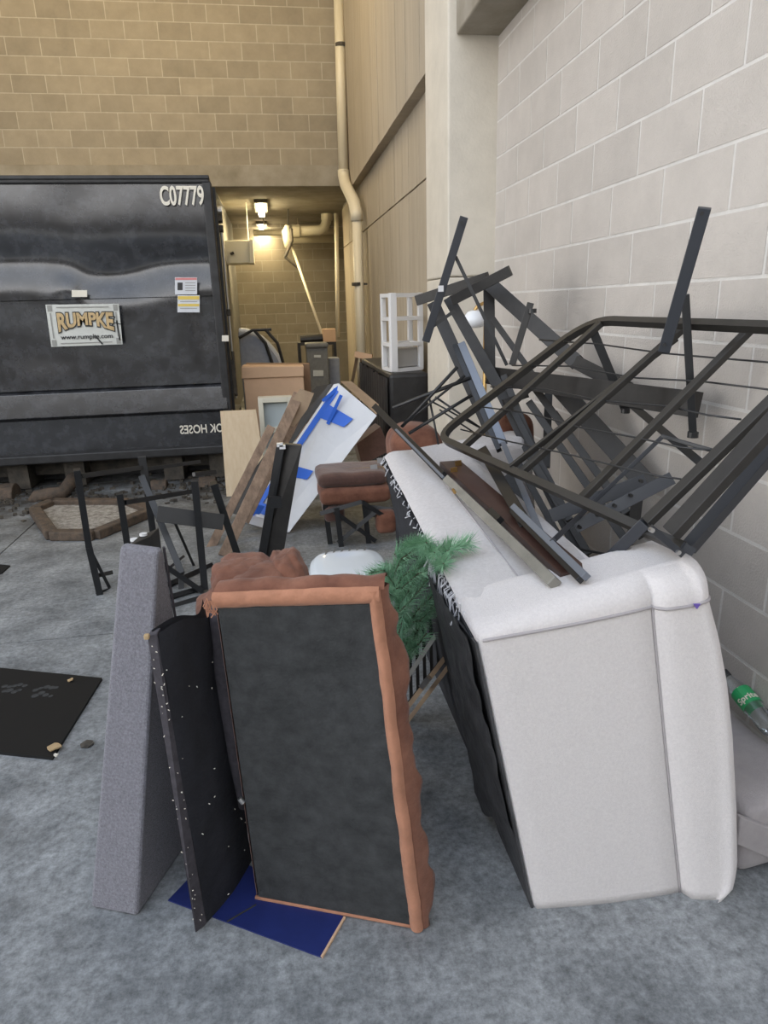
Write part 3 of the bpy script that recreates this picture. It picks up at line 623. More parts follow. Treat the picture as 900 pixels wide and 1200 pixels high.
# brown cushion lumps behind the sofa
t = thing('brown_sofa_cushion', 'rounded brown suede cushion behind the far end of the beige sofa', 'cushion', P(480, 540, 3.55))
q0, q1 = P(458, 530, 3.5), P(520, 497, 3.5)
soft('cushion_body', (q0.x, 3.4, q0.z-.12), (q1.x, 3.75, q1.z), M['brown_suede'], t, .11, .015, 8, nseg=16)
part('black_base', MB().box((q0.x+.05, 3.43, 0), (q1.x-.03, 3.72, q0.z-.06)), M['dust_cover'], t, 'black fabric lower part', .02)
t.location.z = 0
for ch in t.children: ch.location.z = t['_w'][2]
t = thing('brown_bolster', 'brown suede bolster glimpsed between the dark slats near the wall', 'cushion', P(610, 540, 3.0))
q0, q1 = P(590, 540, 3.1), P(632, 485, 3.1)
soft('bolster_body', (q0.x, 3.1, q0.z), (q1.x, 3.35, q1.z), M['brown_suede'], t, .07, .01)
# white glossy basin
q = P(407, 665, 3.35); bx0, bx1 = P(360, 680, 3.3).x, P(457, 660, 3.5).x
t = thing('white_basin', 'glossy white plastic tub lying behind the brown cushion', 'tub', ((bx0+bx1)/2, 3.5, 0))
tcx, thw = (bx0+bx1)/2, (bx1-bx0)/2
def tub(u, v):
    a = 2*math.pi*u; n = 3.4; ca, sa = math.cos(a), math.sin(a); k = (abs(ca)**n+abs(sa)**n)**(-1/n)
    prof = [(1.0, 0), (.985, .10), (.96, .17), (.90, .215), (.80, .238), (.6, .248), (.3, .252), (0, .253)]
    f = v*(len(prof)-1); i = min(int(f), len(prof)-2); f -= i; rr_ = lerp(prof[i][0], prof[i+1][0], f); zz = lerp(prof[i][1], prof[i+1][1], f)
    y_ = 3.42+sa*k*.25*rr_
    return V((tcx+ca*k*thw*rr_*(1-.08*(y_-3.42)), y_, .002+zz+.05*(y_-3.17)))
part('shell', MB().grid(tub, 56, 28), M['gloss_white'], t, smooth=True)
def rim(i): 
    a = math.pi*i/20; n = 3.0; ca, sa = math.cos(a), math.sin(a); k = (abs(ca)**n+abs(sa)**n)**(-1/n)
    return V((tcx+ca*k*thw*.93, 3.50+sa*k*.20, .265))
for k in range(6): part('slot', barpx(383+k*9, 645-k*.6, 3.62, 381+k*9, 653-k*.6, 3.54, 2.4, .012), M['grey_bin'], t)
# ================================================================= BLACK METAL CHAIR FRAMES (left)
def framegroup(name, label, cat, base, segs, m, pname='rail', bevel=.0015, group=None):
    if name == 'chair_frame': group = 'black steel chair frames by the container'
    t = thing(name, label, cat, base, group)
    for s_ in segs:
        nm = s_[8] if len(s_) > 8 else pname
        part(nm, barpx(*s_[:6], s_[6]*(1.25 if name == 'chair_frame' else 1), s_[7] if s_[7] else None), s_[9] if len(s_) > 9 else m, t, bevel=bevel)
    return t
bk = M['black_metal']
framegroup('chair_frame', 'black steel chair frame lying on its side, left of the pair by the container', 'chair frame', PZ(115, 698), [
    (90, 550, 3.75, 104, 640, 3.85, 6, None, 'leg'), (104, 640, 3.85, 117, 697, 3.92, 6, None, 'leg'), (94, 558, 3.77, 166, 548, 4.2, 4.5, None),
    (140, 578, 3.75, 151, 650, 3.8, 6, None, 'leg'), (147, 589, 3.76, 224, 576, 4.1, 4.5, None), (166, 535, 4.22, 173, 575, 4.2, 7, None, 'leg'), (173, 578, 4.2, 183, 650, 4.2, 6, None, 'leg'),
    (115, 697, 3.92, 128, 692, 4.0, 5, None), (106, 645, 3.87, 128, 688, 4.0, 3, None, 'brace'), (112, 675, 3.9, 130, 671, 4.1, 4, None)], bk)
framegroup('chair_frame', 'black steel chair frame with a seat panel, right of the pair by the planks', 'chair frame', PZ(240, 692), [
    (166, 558, 4.2, 213, 672, 3.9, 6, None, 'leg'), (228, 563, 3.8, 240, 690, 3.82, 6.5, None, 'leg'), (250, 566, 3.95, 283, 664, 4.16, 6.5, None, 'leg'),
    (227, 556, 3.82, 252, 553, 3.95, 4, None), (184, 602, 3.9, 262, 612, 3.95, 15, .02, 'seat_panel'), (170, 550, 4.2, 234, 541, 4.5, 3.5, None),
    (203, 608, 4.0, 229, 667, 4.3, 2.5, None, 'brace'), (187, 659, 3.75, 237, 693, 3.8, 5, None, 'brace'), (213, 670, 3.95, 212, 693, 3.9, 5, None),
    (183, 691, 3.85, 248, 662, 4.25, 4.5, None, 'floor_rail'), (183, 704, 3.7, 238, 688, 3.85, 4.5, None, 'floor_rail'), (183, 716, 3.6, 236, 700, 3.72, 4.5, None, 'floor_rail'), (186, 676, 4.0, 215, 652, 4.4, 2.5, None, 'brace')], bk)
t = thing('furniture_rail_end', 'dark rail end with two white glides poking up behind the charcoal slab', 'rail', PZ(160, 700))
t.location = (P(165, 635, 3.0).x, 3.0, 0); t['_w'] = [t.location.x, 3.0, 0.]
q = P(150, 640, 2.95); q2 = P(176, 628, 3.05)
part('board', MB().quad((q.x, q.y, 0), (q2.x, q2.y, 0), q2, q, (.02, .12, 0)), M['dark_wood'], t, bevel=.004)
for (px, py) in ((157, 632.5), (168, 626.5)): g = P(px, py, 3.06); part('glide', MB().tube([g-Z1*.004, g+Z1*.006], .017, 12), M['white_plastic'], t, 'white round glide')
# ================================================================= FLOOR ITEMS LEFT
cn = [PZ(-60, 779), PZ(120, 797), PZ(62, 891), PZ(-60, 878)]
mtt = thing('black_floor_board', 'flat black board with dusty shoe prints on the floor at left', 'board', (cn[0]+cn[2])/2)
part('board', MB().prism(cn, (0, 0, .012)), M['rubber'], mtt)
for (cx, cy) in ((55, 812), (18, 808)):
    for k in range(9):
        q = PZ(cx-13+(k % 5)*6+random.uniform(-1, 1), cy-5+(k//5)*7+random.uniform(-2, 2), .012)
        part('dusty_print', MB().tube([q, q+Z1*.0012], random.uniform(.010, .018), 8), M['dust'], mtt)
def leaf(px, py, r, lb, m=M['leaf'], z=0):
    q = PZ(px, py, z); pts = [q+V((math.cos(a)*r*random.uniform(.6, 1), math.sin(a)*r*random.uniform(.6, 1), 0)) for a in [i*math.pi/5 for i in range(10)]]
    mb = MB().prism(pts, (0, 0, .005)); mb.v = [v+Z1*.006*abs(math.sin(v.x*90)) for v in mb.v]; single('dry_leaf', mb, m, lb, 'leaf')
leaf(64, 877, .028, 'tan dry scrap on the corner of the black floor board', z=.013)
leaf(66, 886, .010, 'tiny white crumb at the very corner of the black floor board', M['decal_white'], z=.013)
leaf(103, 873, .03, 'dark crumpled leaf on the concrete right of the black floor board', M['grime'])
leaf(83, 798, .014, 'small brown scrap on the far edge of the black floor board', z=.013)
q = PZ(0, 667); single('black_scrap', MB().prism([PZ(-12, 662), PZ(12, 664), PZ(2, 673), PZ(-12, 674)], (0, 0, .01)), M['rubber'], 'small black scrap on the floor at the left photo edge', 'scrap')
# ================================================================= CHARCOAL SLAB
bl, brr = PZ(105, 1064), PZ(161, 1075); tl, trr = P(140, 640, 1.74), P(186, 646, 1.70)
dv = V((.155, .38, 0)); dt = V((.10, .30, 0))
t = thing('charcoal_slab', 'tall charcoal upholstered bed rail leaning upright at left front', 'bed rail', (bl+brr)/2)
part('upholstered_body', MB().hexa([bl, brr, brr+dv, bl+dv, tl, trr, trr+V((.005, .035, .0)), tl+V((.005, .035, .0))]), M['charcoal_fabric'], t, bevel=.011, seg=3)
part('stapled_edge', MB().tube([lerp(trr, brr, s)+lerp(V((.004, .03, 0)), dv, s)*.98+V((.004, 0, 0)) for s in [i/12 for i in range(13)]], .004, 6), M['board_edge'], t)
# ================================================================= BLUE CARDBOARD
t = thing('blue_cardboard', 'folded navy blue cardboard sheet on the floor under the cushions', 'cardboard', PZ(300, 1070))
A, B, C_, D_ = PZ(197, 1056), PZ(377, 1123), PZ(404, 1076), PZ(255, 995)
part('sheet', MB().prism([A, B, C_, D_], (0, 0, .004)), M['blue_card'], t)
fx, fy = PZ(300, 1060, .005), PZ(262, 1085, .005)
part('fold_line', MB().bar(fx+Z1*.0, PZ(266, 1080, .005), .004, .002, Z1), M['dust'], t)
part('torn_edge', MB().bar(lerp(B, C_, .0)+Z1*.003, C_+Z1*.003, .006, .006, Z1), M['kraft'], t, 'bare brown cut edge')
# ================================================================= BROWN CUSHION (front)
a, b_, c_, d_ = P(251, 706, 1.50), P(438, 700, 1.40), PZ(489, 1087, .004), PZ(300, 1052, .004)
n_ = (b_-a).cross(d_-a).normalized(); n_ = n_ if n_.y < 0 else -n_
t = thing('brown_seat_cushion', 'brown suede sofa cushion standing on edge, black underside to the front', 'cushion', (c_+d_)/2)
BK = -n_*.055
def cush(u, v, w_):                # u across, v down, w depth (0 front, 1 back)
    p = lerp(lerp(a, b_, u), lerp(d_, c_, u), v); return p+BK*w_
def body():
    mb = MB(); N = 26
    def ring(v):
        pts = []
        e = .012
        path = [(0.01, .0), (0.0, .12), (.0, .5), (.01, .9), (.06, 1.05)]+[(x/10, 1.25) for x in range(1, 10)]+[(.95, 1.12), (1.05, .9), (1.10, .5), (1.06, .12), (1.045, 0.), (1.0, -.02)]
        return path
    path = ring(0); K = len(path)-1
    def fn(s, v):
        i = min(int(s*K), K-1); f = s*K-i; u = lerp(path[i][0], path[i+1][0], f); w_ = lerp(path[i][1], path[i+1][1], f)
        vv = lerp(-.02, 1.0, v); p = cush(u, vv, w_)
        if w_ > .3:
            k = .016*noise.noise(p*9)+.010*noise.noise(p*22); tuft = .02*abs(math.sin(vv*9.5))*(1 if u > .9 or 0 < u < .9 else 0)
            p = p+BK.normalized()*(k+tuft)+(b_-a).normalized()*(k*1.1+tuft*.35 if u > .9 else 0)
        p.z = max(p.z, .004); return p
    mb.grid(fn, K*3, 60); return mb
part('suede_cover', body(), M['brown_suede'], t, smooth=True)
# top closing puff
def toppuff(u, s):
    w_ = lerp(-.02, 1.2, s); p = cush(lerp(-.0, 1.07, u), -.02, w_); h = .02*math.sin(math.pi*s)**.6
    h *= .8+.25*abs(math.sin(u*14))+.3*noise.noise(p*12); p = p+V((0, 0, h)); return p
part('top_welt', MB().grid(toppuff, 60, 12), M['brown_suede'], t, smooth=True)
fp = n_*.004
part('black_underside', MB().quad(cush(.02, .015, 0)+fp, cush(.985, .015, 0)+fp, cush(.965, .992, 0)+fp, cush(.02, .99, 0)+fp, -n_*.02), M['black_lining'], t, 'black stretched lining', .003)
def band(u0, v0, u1, v1, wu, wv, nn=50):
    def fn(w_, s_):
        p = cush(lerp(u0, u1, s_)+wu*w_, lerp(v0, v1, s_)+wv*w_, 0); k = noise.noise(p*16)*.004+noise.noise(p*45)*.002
        return p+n_*(.003+.013*math.sin(math.pi*min(1, max(0, w_)))**.7+k)+(b_-a).normalized()*k*(1 if wu else 0)+Z1*(k if wv else 0)
    return MB().grid(fn, 8, nn)
part('edge_band', band(.972, -.02, .957, 1., .078, 0), M['brown_light'], t, 'paler suede edge band', smooth=True)
part('edge_band', band(0., -.030, 1.04, -.030, 0, .044), M['brown_light'], t, 'paler suede edge band', smooth=True)
part('bottom_welt', MB().tube([cush(u_/10, 1.0, -.02)+V((0, 0, .004)) for u_ in range(0, 11)], .006, 8), M['brown_light'], t, smooth=True)
part('zip_pull', MB().tube([cush(-.01, .615, -.1), cush(.01, .63, -.1)], .007, 8), M['chrome'], t, 'small metal zip pull')
# puffed brown lump at upper left of the cushion
t = thing('brown_back_cushion', 'crumpled brown suede back cushion slumped behind the upright cushion', 'cushion', PZ(330, 900))
t.location = (-.2, 1.95, 0); t['_w'] = [-.2, 1.95, 0.]
def lump(cx, cy, cz, rx, ry, rz, seed):
    mb = MB()
    def fn(u, v):
        th = 2*math.pi*u; ph = math.pi*(v-.5); d = V((math.cos(ph)*math.cos(th), math.cos(ph)*math.sin(th), math.sin(ph)))
        d2 = V([math.copysign(abs(k)**.7, k) for k in d])
        p = V((cx+d2.x*rx, cy+d2.y*ry, cz+d2.z*rz)); k = 1+.14*noise.noise(d*2.2+V((seed, 0, 0)))+.06*noise.noise(d*6+V((0, seed, 0)))
        return V((cx, cy, cz))+(p-V((cx, cy, cz)))*k
    return mb.grid(fn, 40, 24)
l1 = P(306, 692, 1.84); l2 = P(268, 708, 1.80); l3 = P(342, 684, 1.88)
part('cushion_fold', lump(l1.x, l1.y, l1.z-.015, .10, .15, .075, 1), M['brown_suede'], t, smooth=True)
part('cushion_fold', lump(l2.x+.01, l2.y, l2.z-.03, .10, .15, .055, 4), M['brown_suede'], t, smooth=True)
part('cushion_fold', lump(l3.x-.01, l3.y+.04, l3.z-.02, .06, .12, .10, 8), M['brown_suede'], t, smooth=True)
part('cushion_fold', lump(l1.x-.05, l1.y+.09, l1.z-.02, .10, .12, .085, 13), M['brown_suede'], t, smooth=True)
part('cushion_core', MB().box((-.22, 1.86, .0), (.12, 2.04, .70)), M['brown_dark'], t, bevel=.05, seg=4)
# loose folded fabric corner
t = thing('torn_black_cushion', 'black fabric covered back frame, frayed and open, left of the brown cushion', 'cushion', PZ(235, 1090))
a2_, b2_, c2_, d2_ = P(172, 745, 1.47), P(184, 742, 1.46), PZ(242, 1083, .003), PZ(229, 1094, .003)
e2, f2 = P(246, 708, 1.66), PZ(296, 1004, .003)
part('edge_strip', MB().quad(a2_, b2_, c2_, d2_, (.004, .03, 0)), M['board_edge'], t, 'lint speckled narrow edge', .003)
def blk(u, v):
    p0 = lerp(b2_, e2, u); p1 = lerp(c2_, f2, u); p = lerp(p0, p1, v); p = p+V((.03*math.sin(math.pi*u)*(1-v*.5), 0, .012*math.sin(u*7)*(1-v)))
    return p+V((.006*noise.noise(p*12), 0, 0))
gb = MB().grid(blk, 24, 40)
gb2 = MB().grid(lambda u, v: blk(u, v)+V((-.018, .02, 0)), 24, 40)
part('black_fabric', gb, M['dust_cover'], t, smooth=True)
part('black_backing', gb2, M['dust_cover'], t, smooth=True)
def roll(s): return lerp(P(254, 712, 1.63), P(286, 945, 1.64), s)
part('rolled_fold', MB().tube([roll(i/10)+V((.0, .0, .0)) for i in range(11)], [.022+.010*math.sin(i*.4) for i in range(11)], 12), M['board_edge'], t, 'soft rolled fabric fold', smooth=True)
fr = MB()
for k in range(14):
    q = P(244+random.uniform(-3, 6), 702+random.uniform(-2, 6), 1.44); fr.tube([q, q+V((random.uniform(-.01, .01), -.005, -.015)), q+V((random.uniform(-.012, .012), 0, -.035))], .0015, 4)
part('torn_threads', fr, M['brown_light'], t, 'torn brown threads', kind='stuff')
ln = MB()
for k in range(70):
    u_, v_ = random.random(), random.random()
    q = lerp(lerp(a2_, b2_, u_), lerp(d2_, c2_, u_), v_)+V((0, -.003, 0)) if k < 45 else blk(random.random(), random.random())+V((.003, -.004, 0))
    ln.bar(q, q+V((random.uniform(-.004, .004), 0, random.uniform(-.004, .004)+.001)), .002)
part('lint', ln, M['decal_white'], t, 'scattered pale lint', kind='stuff')
q = P(172, 746, 1.455); part('foam_crumb', MB().box((q.x-.006, q.y-.006, q.z-.006), (q.x+.006, q.y+.006, q.z+.006)), M['leaf'], t, bevel=.003)
# ================================================================= SOFA
t = thing('beige_sofa', 'pale beige fabric loveseat tipped on its back, arm facing the camera', 'sofa', (.85, 2.1, 0))
BL, BR = V((.583, 1.385, 0)), V((1.118, 1.36, 0)); TL, TR = P(560, 752, 1.43), P(825, 700, 1.45)
def armsec(v):                  # horizontal cross-section of the near arm at height fraction v
    l = lerp(BL, TL, v); yy = lerp(1056, 702, v)
    def tab(tb):
        for (ya, xa), (yb, xb) in zip(tb, tb[1:]):
            if ya <= yy <= yb: return lerp(xa, xb, (yy-ya)/(yb-ya))
        return tb[-1][1]
    r = P(tab([(690, 827), (702, 829), (750, 842), (800, 851), (860, 857), (950, 861), (1020, 861), (1045, 857), (1056, 846)]), yy, lerp(1.355, 1.46, v)); r.z = max(r.z, 0) if v else 0.
    s = P(tab([(690, 765), (708, 766), (800, 775), (900, 784), (1000, 792), (1056, 796)]), yy, lerp(1.365, 1.44, v)); s.z = r.z = lerp(0, TR.z, v); s.z = lerp(0, lerp(TL.z, TR.z, .8), v)
    bd = .034
    pts = [l+V((0, .26, 0)), l+V((0, .015, 0)), l+V((.012, 0, 0))]
    for i in range(1, 7): pts.append(lerp(l, s, i/7)+V((0, -.008*math.sin(math.pi*i/7), 0)))
    pts += [s+V((-.006, 0, 0)), s+V((0, .006, 0)), s+V((.006, -.006, 0))]
    for i in range(1, 6):
        f = i/6; pts.append(lerp(s, r, f*.86)+V((0, -bd*math.sin(math.pi*(.18+.42*f)), 0)))
    cx_ = r.x-.045
    for i in range(7):
        an = -math.pi/2+math.pi/2*i/6; pts.append(V((cx_+.045*math.cos(an), r.y+.02+.06*math.sin(an), r.z)))
    pts.append(r+V((0, .14, 0))); pts.append(r+V((-.015, .26, 0)))
    return pts
NS = 34; rings = [armsec(i/NS) for i in range(NS+1)]
# rounded crown: shrink the top rings
mb = MB(); K = len(rings[0])
crown = []
for i in range(1, 9):
    an = math.pi/2*i/8; cr = []; cen = sum(rings[-1], V())/K
    for p in rings[-1]:
        q = p.copy(); hgt = .035+.05*max(0, min(1, (p.x-TL.x)/(TR.x-TL.x)))
        q.y = lerp(p.y, 1.58, .5*(1-math.cos(an))); q.x = lerp(p.x, cen.x, .10*(1-math.cos(an))); q.z = p.z+hgt*math.sin(an); cr.append(q)
    crown.append(cr)
allr = rings+crown
for r_ in allr: mb.v += r_
for i in range(len(allr)-1):
    for j in range(K): mb.f.append((i*K+j, i*K+(j+1) % K, (i+1)*K+(j+1) % K, (i+1)*K+j))
mb.f.append(tuple(range(K))); mb.f.append(tuple((len(allr)-1)*K+j for j in range(K)))
part('near_arm', mb, M['beige_fabric'], t, smooth=True)
part('side_lining', MB().quad(BL+V((-.004, .004, .0)), BL+V((-.004, .29, 0)), TL+V((-.012, .29, -.03)), TL+V((-.006, .006, -.005)), (.006, 0, 0)), M['torn_liner'], t, 'black lining over the end')
# seams and piping
def fp_(u, v, out=.006):
    r_ = armsec(v); l = lerp(BL, TL, v); r = lerp(BR, TR, v); p = lerp(l, r, u); return p+V((0, -out, 0))
fr_i = list(range(2, 24))
part('piping', MB().tube([rings[-1][k_]+V((0, -.002, .002)) for k_ in fr_i if k_ < K], .0042, 8), M['piping'], t, smooth=True)
part('seam', MB().tube([rings[i_][10]+V((0, -.006, 0)) for i_ in range(NS+1)], .0028, 6), M['piping'], t, smooth=True)
part('ink_mark', MB().prism([P(813, 708, 1.405), P(821, 708, 1.41), P(817, 714, 1.405)], (0, .004, 0)), M['purple'], t, 'small purple ink mark')
# long back (uppermost), base with dust cover, far arm, seat
fl_, fr_ = P(450, 531, 3.0), V((.80, 3.0, P(450, 531, 3.0).z+.02))
nl, nr = TL+V((.0, .12, .03)), V((.88, 1.62, TL.z+.05))
mb = MB()
def toprail(u, v):
    p = lerp(lerp(nl, nr, u), lerp(fl_, fr_, u), v); e = min(u, 1-u)
    return p+V((0, 0, -.02*(1-min(1, e*8))**2+.008*noise.noise(p*5)+.012*math.sin(math.pi*v)))
mb.grid(toprail, 16, 30)
part('back_top', mb, M['beige_fabric_dim'], t, smooth=True, label='torn-edged fabric back')
part('back_body', MB().hexa([nl+V((.09, 0, -.2)), nr+V((0, 0, -.25)), fr_+V((0, 0, -.25)), fl_+V((.09, 0, -.2)), nl+V((.02, 0, -.012)), nr+V((0, 0, -.012)), fr_+V((0, 0, -.015)), fl_+V((.02, 0, -.015))]), M['beige_fabric'], t)
part('top_seam', MB().tube([toprail(.42, i/10)+V((0, 0, .003)) for i in range(11)], .002, 6), M['piping'], t, smooth=True)
b0, b1 = V((.590, 1.63, 0)), V((.600, 2.9, 0))
part('dust_cover', MB().hexa([b0+V((.0, -.2, 0)), b0+V((.06, -.2, 0)), b1+V((.06, 0, 0)), b1, nl+V((-.006, -.08, -.035)), nl+V((.06, -.08, -.06)), fl_+V((.08, 0, -.06)), fl_+V((-.006, 0, -.03))]), M['dust_cover'], t, 'black underside cloth')
def PTOP(px, py, h=0.):
    n_ = (nr-nl).cross(fl_-nl).normalized(); n_ = n_ if n_.z > 0 else -n_; d = ray(px, py); s_ = (nl+n_*(h+.015)-CAM).dot(n_)/d.dot(n_); return CAM+d*s_
def tornl(u, v):
    lo = lerp(V((.555, 1.42, .2)), V((.56, 1.75, .02)), u); hi = lerp(V(TL)+V((-.006, .03, .0)), nl+V((-.008, .35, -.03)), u)
    p = lerp(lo, hi, v); return p+V((-.016+.012*noise.noise(p*14)-.012*(1-u)*0, 0, .03*noise.noise(p*9)*(1-v)))
part('torn_liner', MB().grid(tornl, 16, 24), M['torn_liner'], t, 'ripped black lining', smooth=True)
ed = MB()
for i in range(170):
    s = i/170; p = lerp(nl, fl_, s)+V((random.uniform(-.006, .004), 0, random.uniform(-.03, -.006)))
    if .05 < s < .28 or random.random() < .25: ed.tube([p, p+V((random.uniform(-.015, .004), random.uniform(-.01, .01), -.012)), p+V((random.uniform(-.02, .01), random.uniform(-.02, .02), random.uniform(-.05, -.02)*(1.7 if s < .3 else .8)))], .0022, 4)
part('frayed_threads', ed, M['fray'], t, 'frayed white threads on torn edge', kind='stuff')
part('far_arm', MB().hexa([(.70, 2.9, 0), (1.22, 2.9, 0), (1.22, 3.12, 0), (.70, 3.12, 0), (.56, 2.9, .93), (1.12, 2.9, 1.0), (1.12, 3.12, 1.0), (.56, 3.12, .93)]), M['beige_fabric_dim'], t, bevel=.05, seg=4)
part('seat_deck', MB().box((.68, 1.64, .05), (.84, 2.9, .62)), M['pinkgrey_fabric'], t, bevel=.02)
# grey-beige piece by the wall
t = thing('sagging_cushion_block', 'grey beige upholstered block on the floor between sofa and wall', 'cushion', (1.33, 1.7, 0))
gx = PZ(863, 1032).x
soft('block_body', (1.185, 1.39, .0), (1.455, 2.25, .235), M['pinkgrey_fabric'], t, .035, .01, 6, nseg=16)
part('fabric_tab', MB().quad(P(868, 958, 1.375), P(915, 975, 1.375), P(915, 1012, 1.375), P(864, 990, 1.375), (0, .02, 0)), M['pinkgrey_fabric'], t, 'folded fabric tab', .004)
# bottle
ba, bb_ = PX(850, 790, 1.415), PX(908, 858, 1.415)
bd = (bb_-ba).normalized(); side = bd.cross(V((0, -1, 0))).normalized()
t = thing('soda_bottle', 'clear plastic soda bottle with green label lying against the wall', 'bottle', bb_)
def bp_(s, r=0, a_=0):
    n1 = bd.orthogonal().normalized(); n2 = bd.cross(n1); return ba+(bb_-ba)*s+(n1*math.cos(a_)+n2*math.sin(a_))*r
part('bottle_shell', MB().tube([bp_(s) for s in (0, .06, .12, .3, .34, .62, .66, .9, .96, 1.0)], [.012, .012, .016, .030, .032, .032, .030, .032, .030, .018], 20), M['pet'], t, smooth=True)
part('bottle_cap', MB().tube([bp_(-.04), bp_(.05)], .0145, 16), M['decal_dark'], t)
part('label_band', MB().tube([bp_(.34), bp_(.60)], .0335, 24, caps=False), M['green_label'], t, 'green label with white lettering')
view = (CAM-(ba+bb_)/2).normalized(); vn = (view-bd*view.dot(bd)).normalized(); vs = bd.cross(vn).normalized()
if vs.x < 0: vs = -vs
bu = vn.cross(vs).normalized()
sgn = 1 if bd.dot(V((0, 0, 1))) < 0 else -1
def wrapb(co):
    th = (co.x-.03)/.034; h = co.y
    return ba+(bb_-ba)*.55-bd*h+(vn*math.cos(th)+vs*math.sin(th))*(.0345+co.z)
part('label_lettering', text_mb('Sprite', .030, (0, 0, 0), X1, Z1, .001, .0006, wrap=wrapb), M['decal_white'], t, 'white word Sprite')
# ================================================================= PINE GARLAND
t = thing('pine_garland', 'green artificial pine branch draped beside the torn sofa edge', 'branch', P(480, 740, 2.1))
stems = MB(); nd = MB()
def branch(pts, length, dens, yl=1.0):
    stems.tube(pts, .003, 5)
    for i in range(len(pts)-1):
        A_, B_ = pts[i], pts[i+1]; L = (B_-A_).length; n = int(L*dens)
        for k in range(n):
            p = lerp(A_, B_, random.random()); d = (B_-A_).normalized()
            o = V((random.gauss(0, 1), random.gauss(0, 1), random.gauss(0, 1))); o = (o-d*o.dot(d)).normalized()
            e = (o+d*random.uniform(.5, 1.2)).normalized()*length*random.uniform(.7, 1.15)
            s_ = e.cross(V((random.random(), random.random(), random.random()))).normalized()*.0013
            n0 = len(nd.v); nd.v += [p-s_, p+s_, p+e*1.0]; nd.f.append((n0, n0+1, n0+2))
            s2 = e.cross(s_).normalized()*.0013; n0 = len(nd.v); nd.v += [p-s2, p+s2, p+e]; nd.f.append((n0, n0+1, n0+2))
G = lambda x, y, Y: P(x, y, Y)
specs = [[(470, 700, 2.15), (500, 665, 2.1), (525, 645, 2.05), (548, 637, 2.0)], [(455, 690, 2.2), (470, 655, 2.15), (492, 640, 2.1), (510, 648, 2.05)],
         [(465, 760, 2.15), (470, 720, 2.1), (468, 690, 2.1), (440, 676, 2.15)], [(470, 780, 2.2), (472, 740, 2.1), (490, 715, 2.0), (515, 690, 2.0)],
         [(465, 720, 2.0), (485, 700, 2.0), (500, 680, 2.0)], [(450, 700, 2.2), (430, 690, 2.2), (410, 684, 2.2)], [(470, 730, 2.1), (492, 728, 2.0), (512, 705, 2.0)],
         [(470, 790, 2.15), (468, 770, 2.1), (480, 748, 2.05)], [(455, 660, 2.25), (445, 672, 2.2), (428, 682, 2.2)], [(475, 765, 2.1), (490, 755, 2.0), (500, 742, 2.0)],
         [(470, 690, 2.05), (490, 672, 2.0), (510, 668, 2.0), (520, 660, 2.0)], [(462, 650, 2.2), (478, 640, 2.2), (500, 636, 2.2)], [(475, 712, 2.0), (470, 735, 1.98), (462, 760, 1.98)]]
specs += [[(462, 700, 1.95), (445, 686, 1.8), (425, 684, 1.75), (404, 688, 1.75)], [(465, 690, 2.0), (450, 668, 2.0), (432, 672, 2.0)], [(505, 655, 2.0), (530, 640, 1.95), (549, 636, 1.9)], [(448, 745, 2.2), (462, 720, 2.12), (480, 690, 2.05), (500, 655, 2.02)], [(478, 775, 2.15), (486, 745, 2.1), (500, 720, 2.05), (520, 698, 2.0)], [(455, 700, 2.1), (475, 672, 2.08), (505, 660, 2.0)], [(440, 690, 2.2), (458, 668, 2.2), (480, 652, 2.15)]]
def gp(px, py, Y):
    q = P(px, py, Y); q2 = PTOP(px, py, .03); return q2 if (q2.y < q.y and q2.x > .40) else q
for sp in specs:
    gpts = [gp(*p) for p in sp]
    branch(gpts, .054, 1200)
part('stems', stems, M['stem'], t); part('needles', nd, M['needles'], t, 'thick green needles', kind='stuff')
# ================================================================= SLATTED PANEL behind cushion
t = thing('slatted_side_panel', 'grey slatted crib-like panel standing between cushion and sofa', 'panel', PZ(490, 830))
t['_w'] = [t.location.x, t.location.y, 0.]
part('post', barpx(521, 690, 2.25, 522, 762, 2.25, 13, .03), M['sign_grey'], t, bevel=.002)
for k in range(7):
    s = k/6; x = lerp(464, 512, s); y0 = lerp(765, 712, s); y1_ = lerp(842, 775, s); part('slat', barpx(x, y0, 2.32, x+2, y1_, 2.32, 4, .012), M['dark_wood'], t)
part('rail', barpx(462, 768, 2.30, 518, 706, 2.30, 5, .02), M['dark_wood'], t); part('rail', barpx(470, 805, 2.28, 512, 742, 2.28, 5, .02), M['sign_grey'], t)
part('rail', barpx(464, 845, 2.32, 520, 772, 2.32, 6, .02), M['dark_wood'], t)
part('foot', barpx(464, 838, 2.32, 464, 862, 2.32, 5, .02), M['dark_wood'], t)
t = thing('bed_slat', 'pale wooden bed slat with a hinge leaning towards the torn sofa', 'slat', PZ(473, 838))
part('batten', barpx(472, 836, 2.22, 522, 770, 2.15, 5.5, .02), M['raw_wood'], t); part('hinge', barpx(494, 805, 2.15, 503, 794, 2.14, 6.5, .02), M['chrome'], t)
single('bed_slat', barpx(474, 850, 2.20, 545, 755, 2.1, 5, .02), M['raw_wood'], 'pale wooden bed slat, lower and longer of the two by the torn sofa', 'slat', bevel=.001)
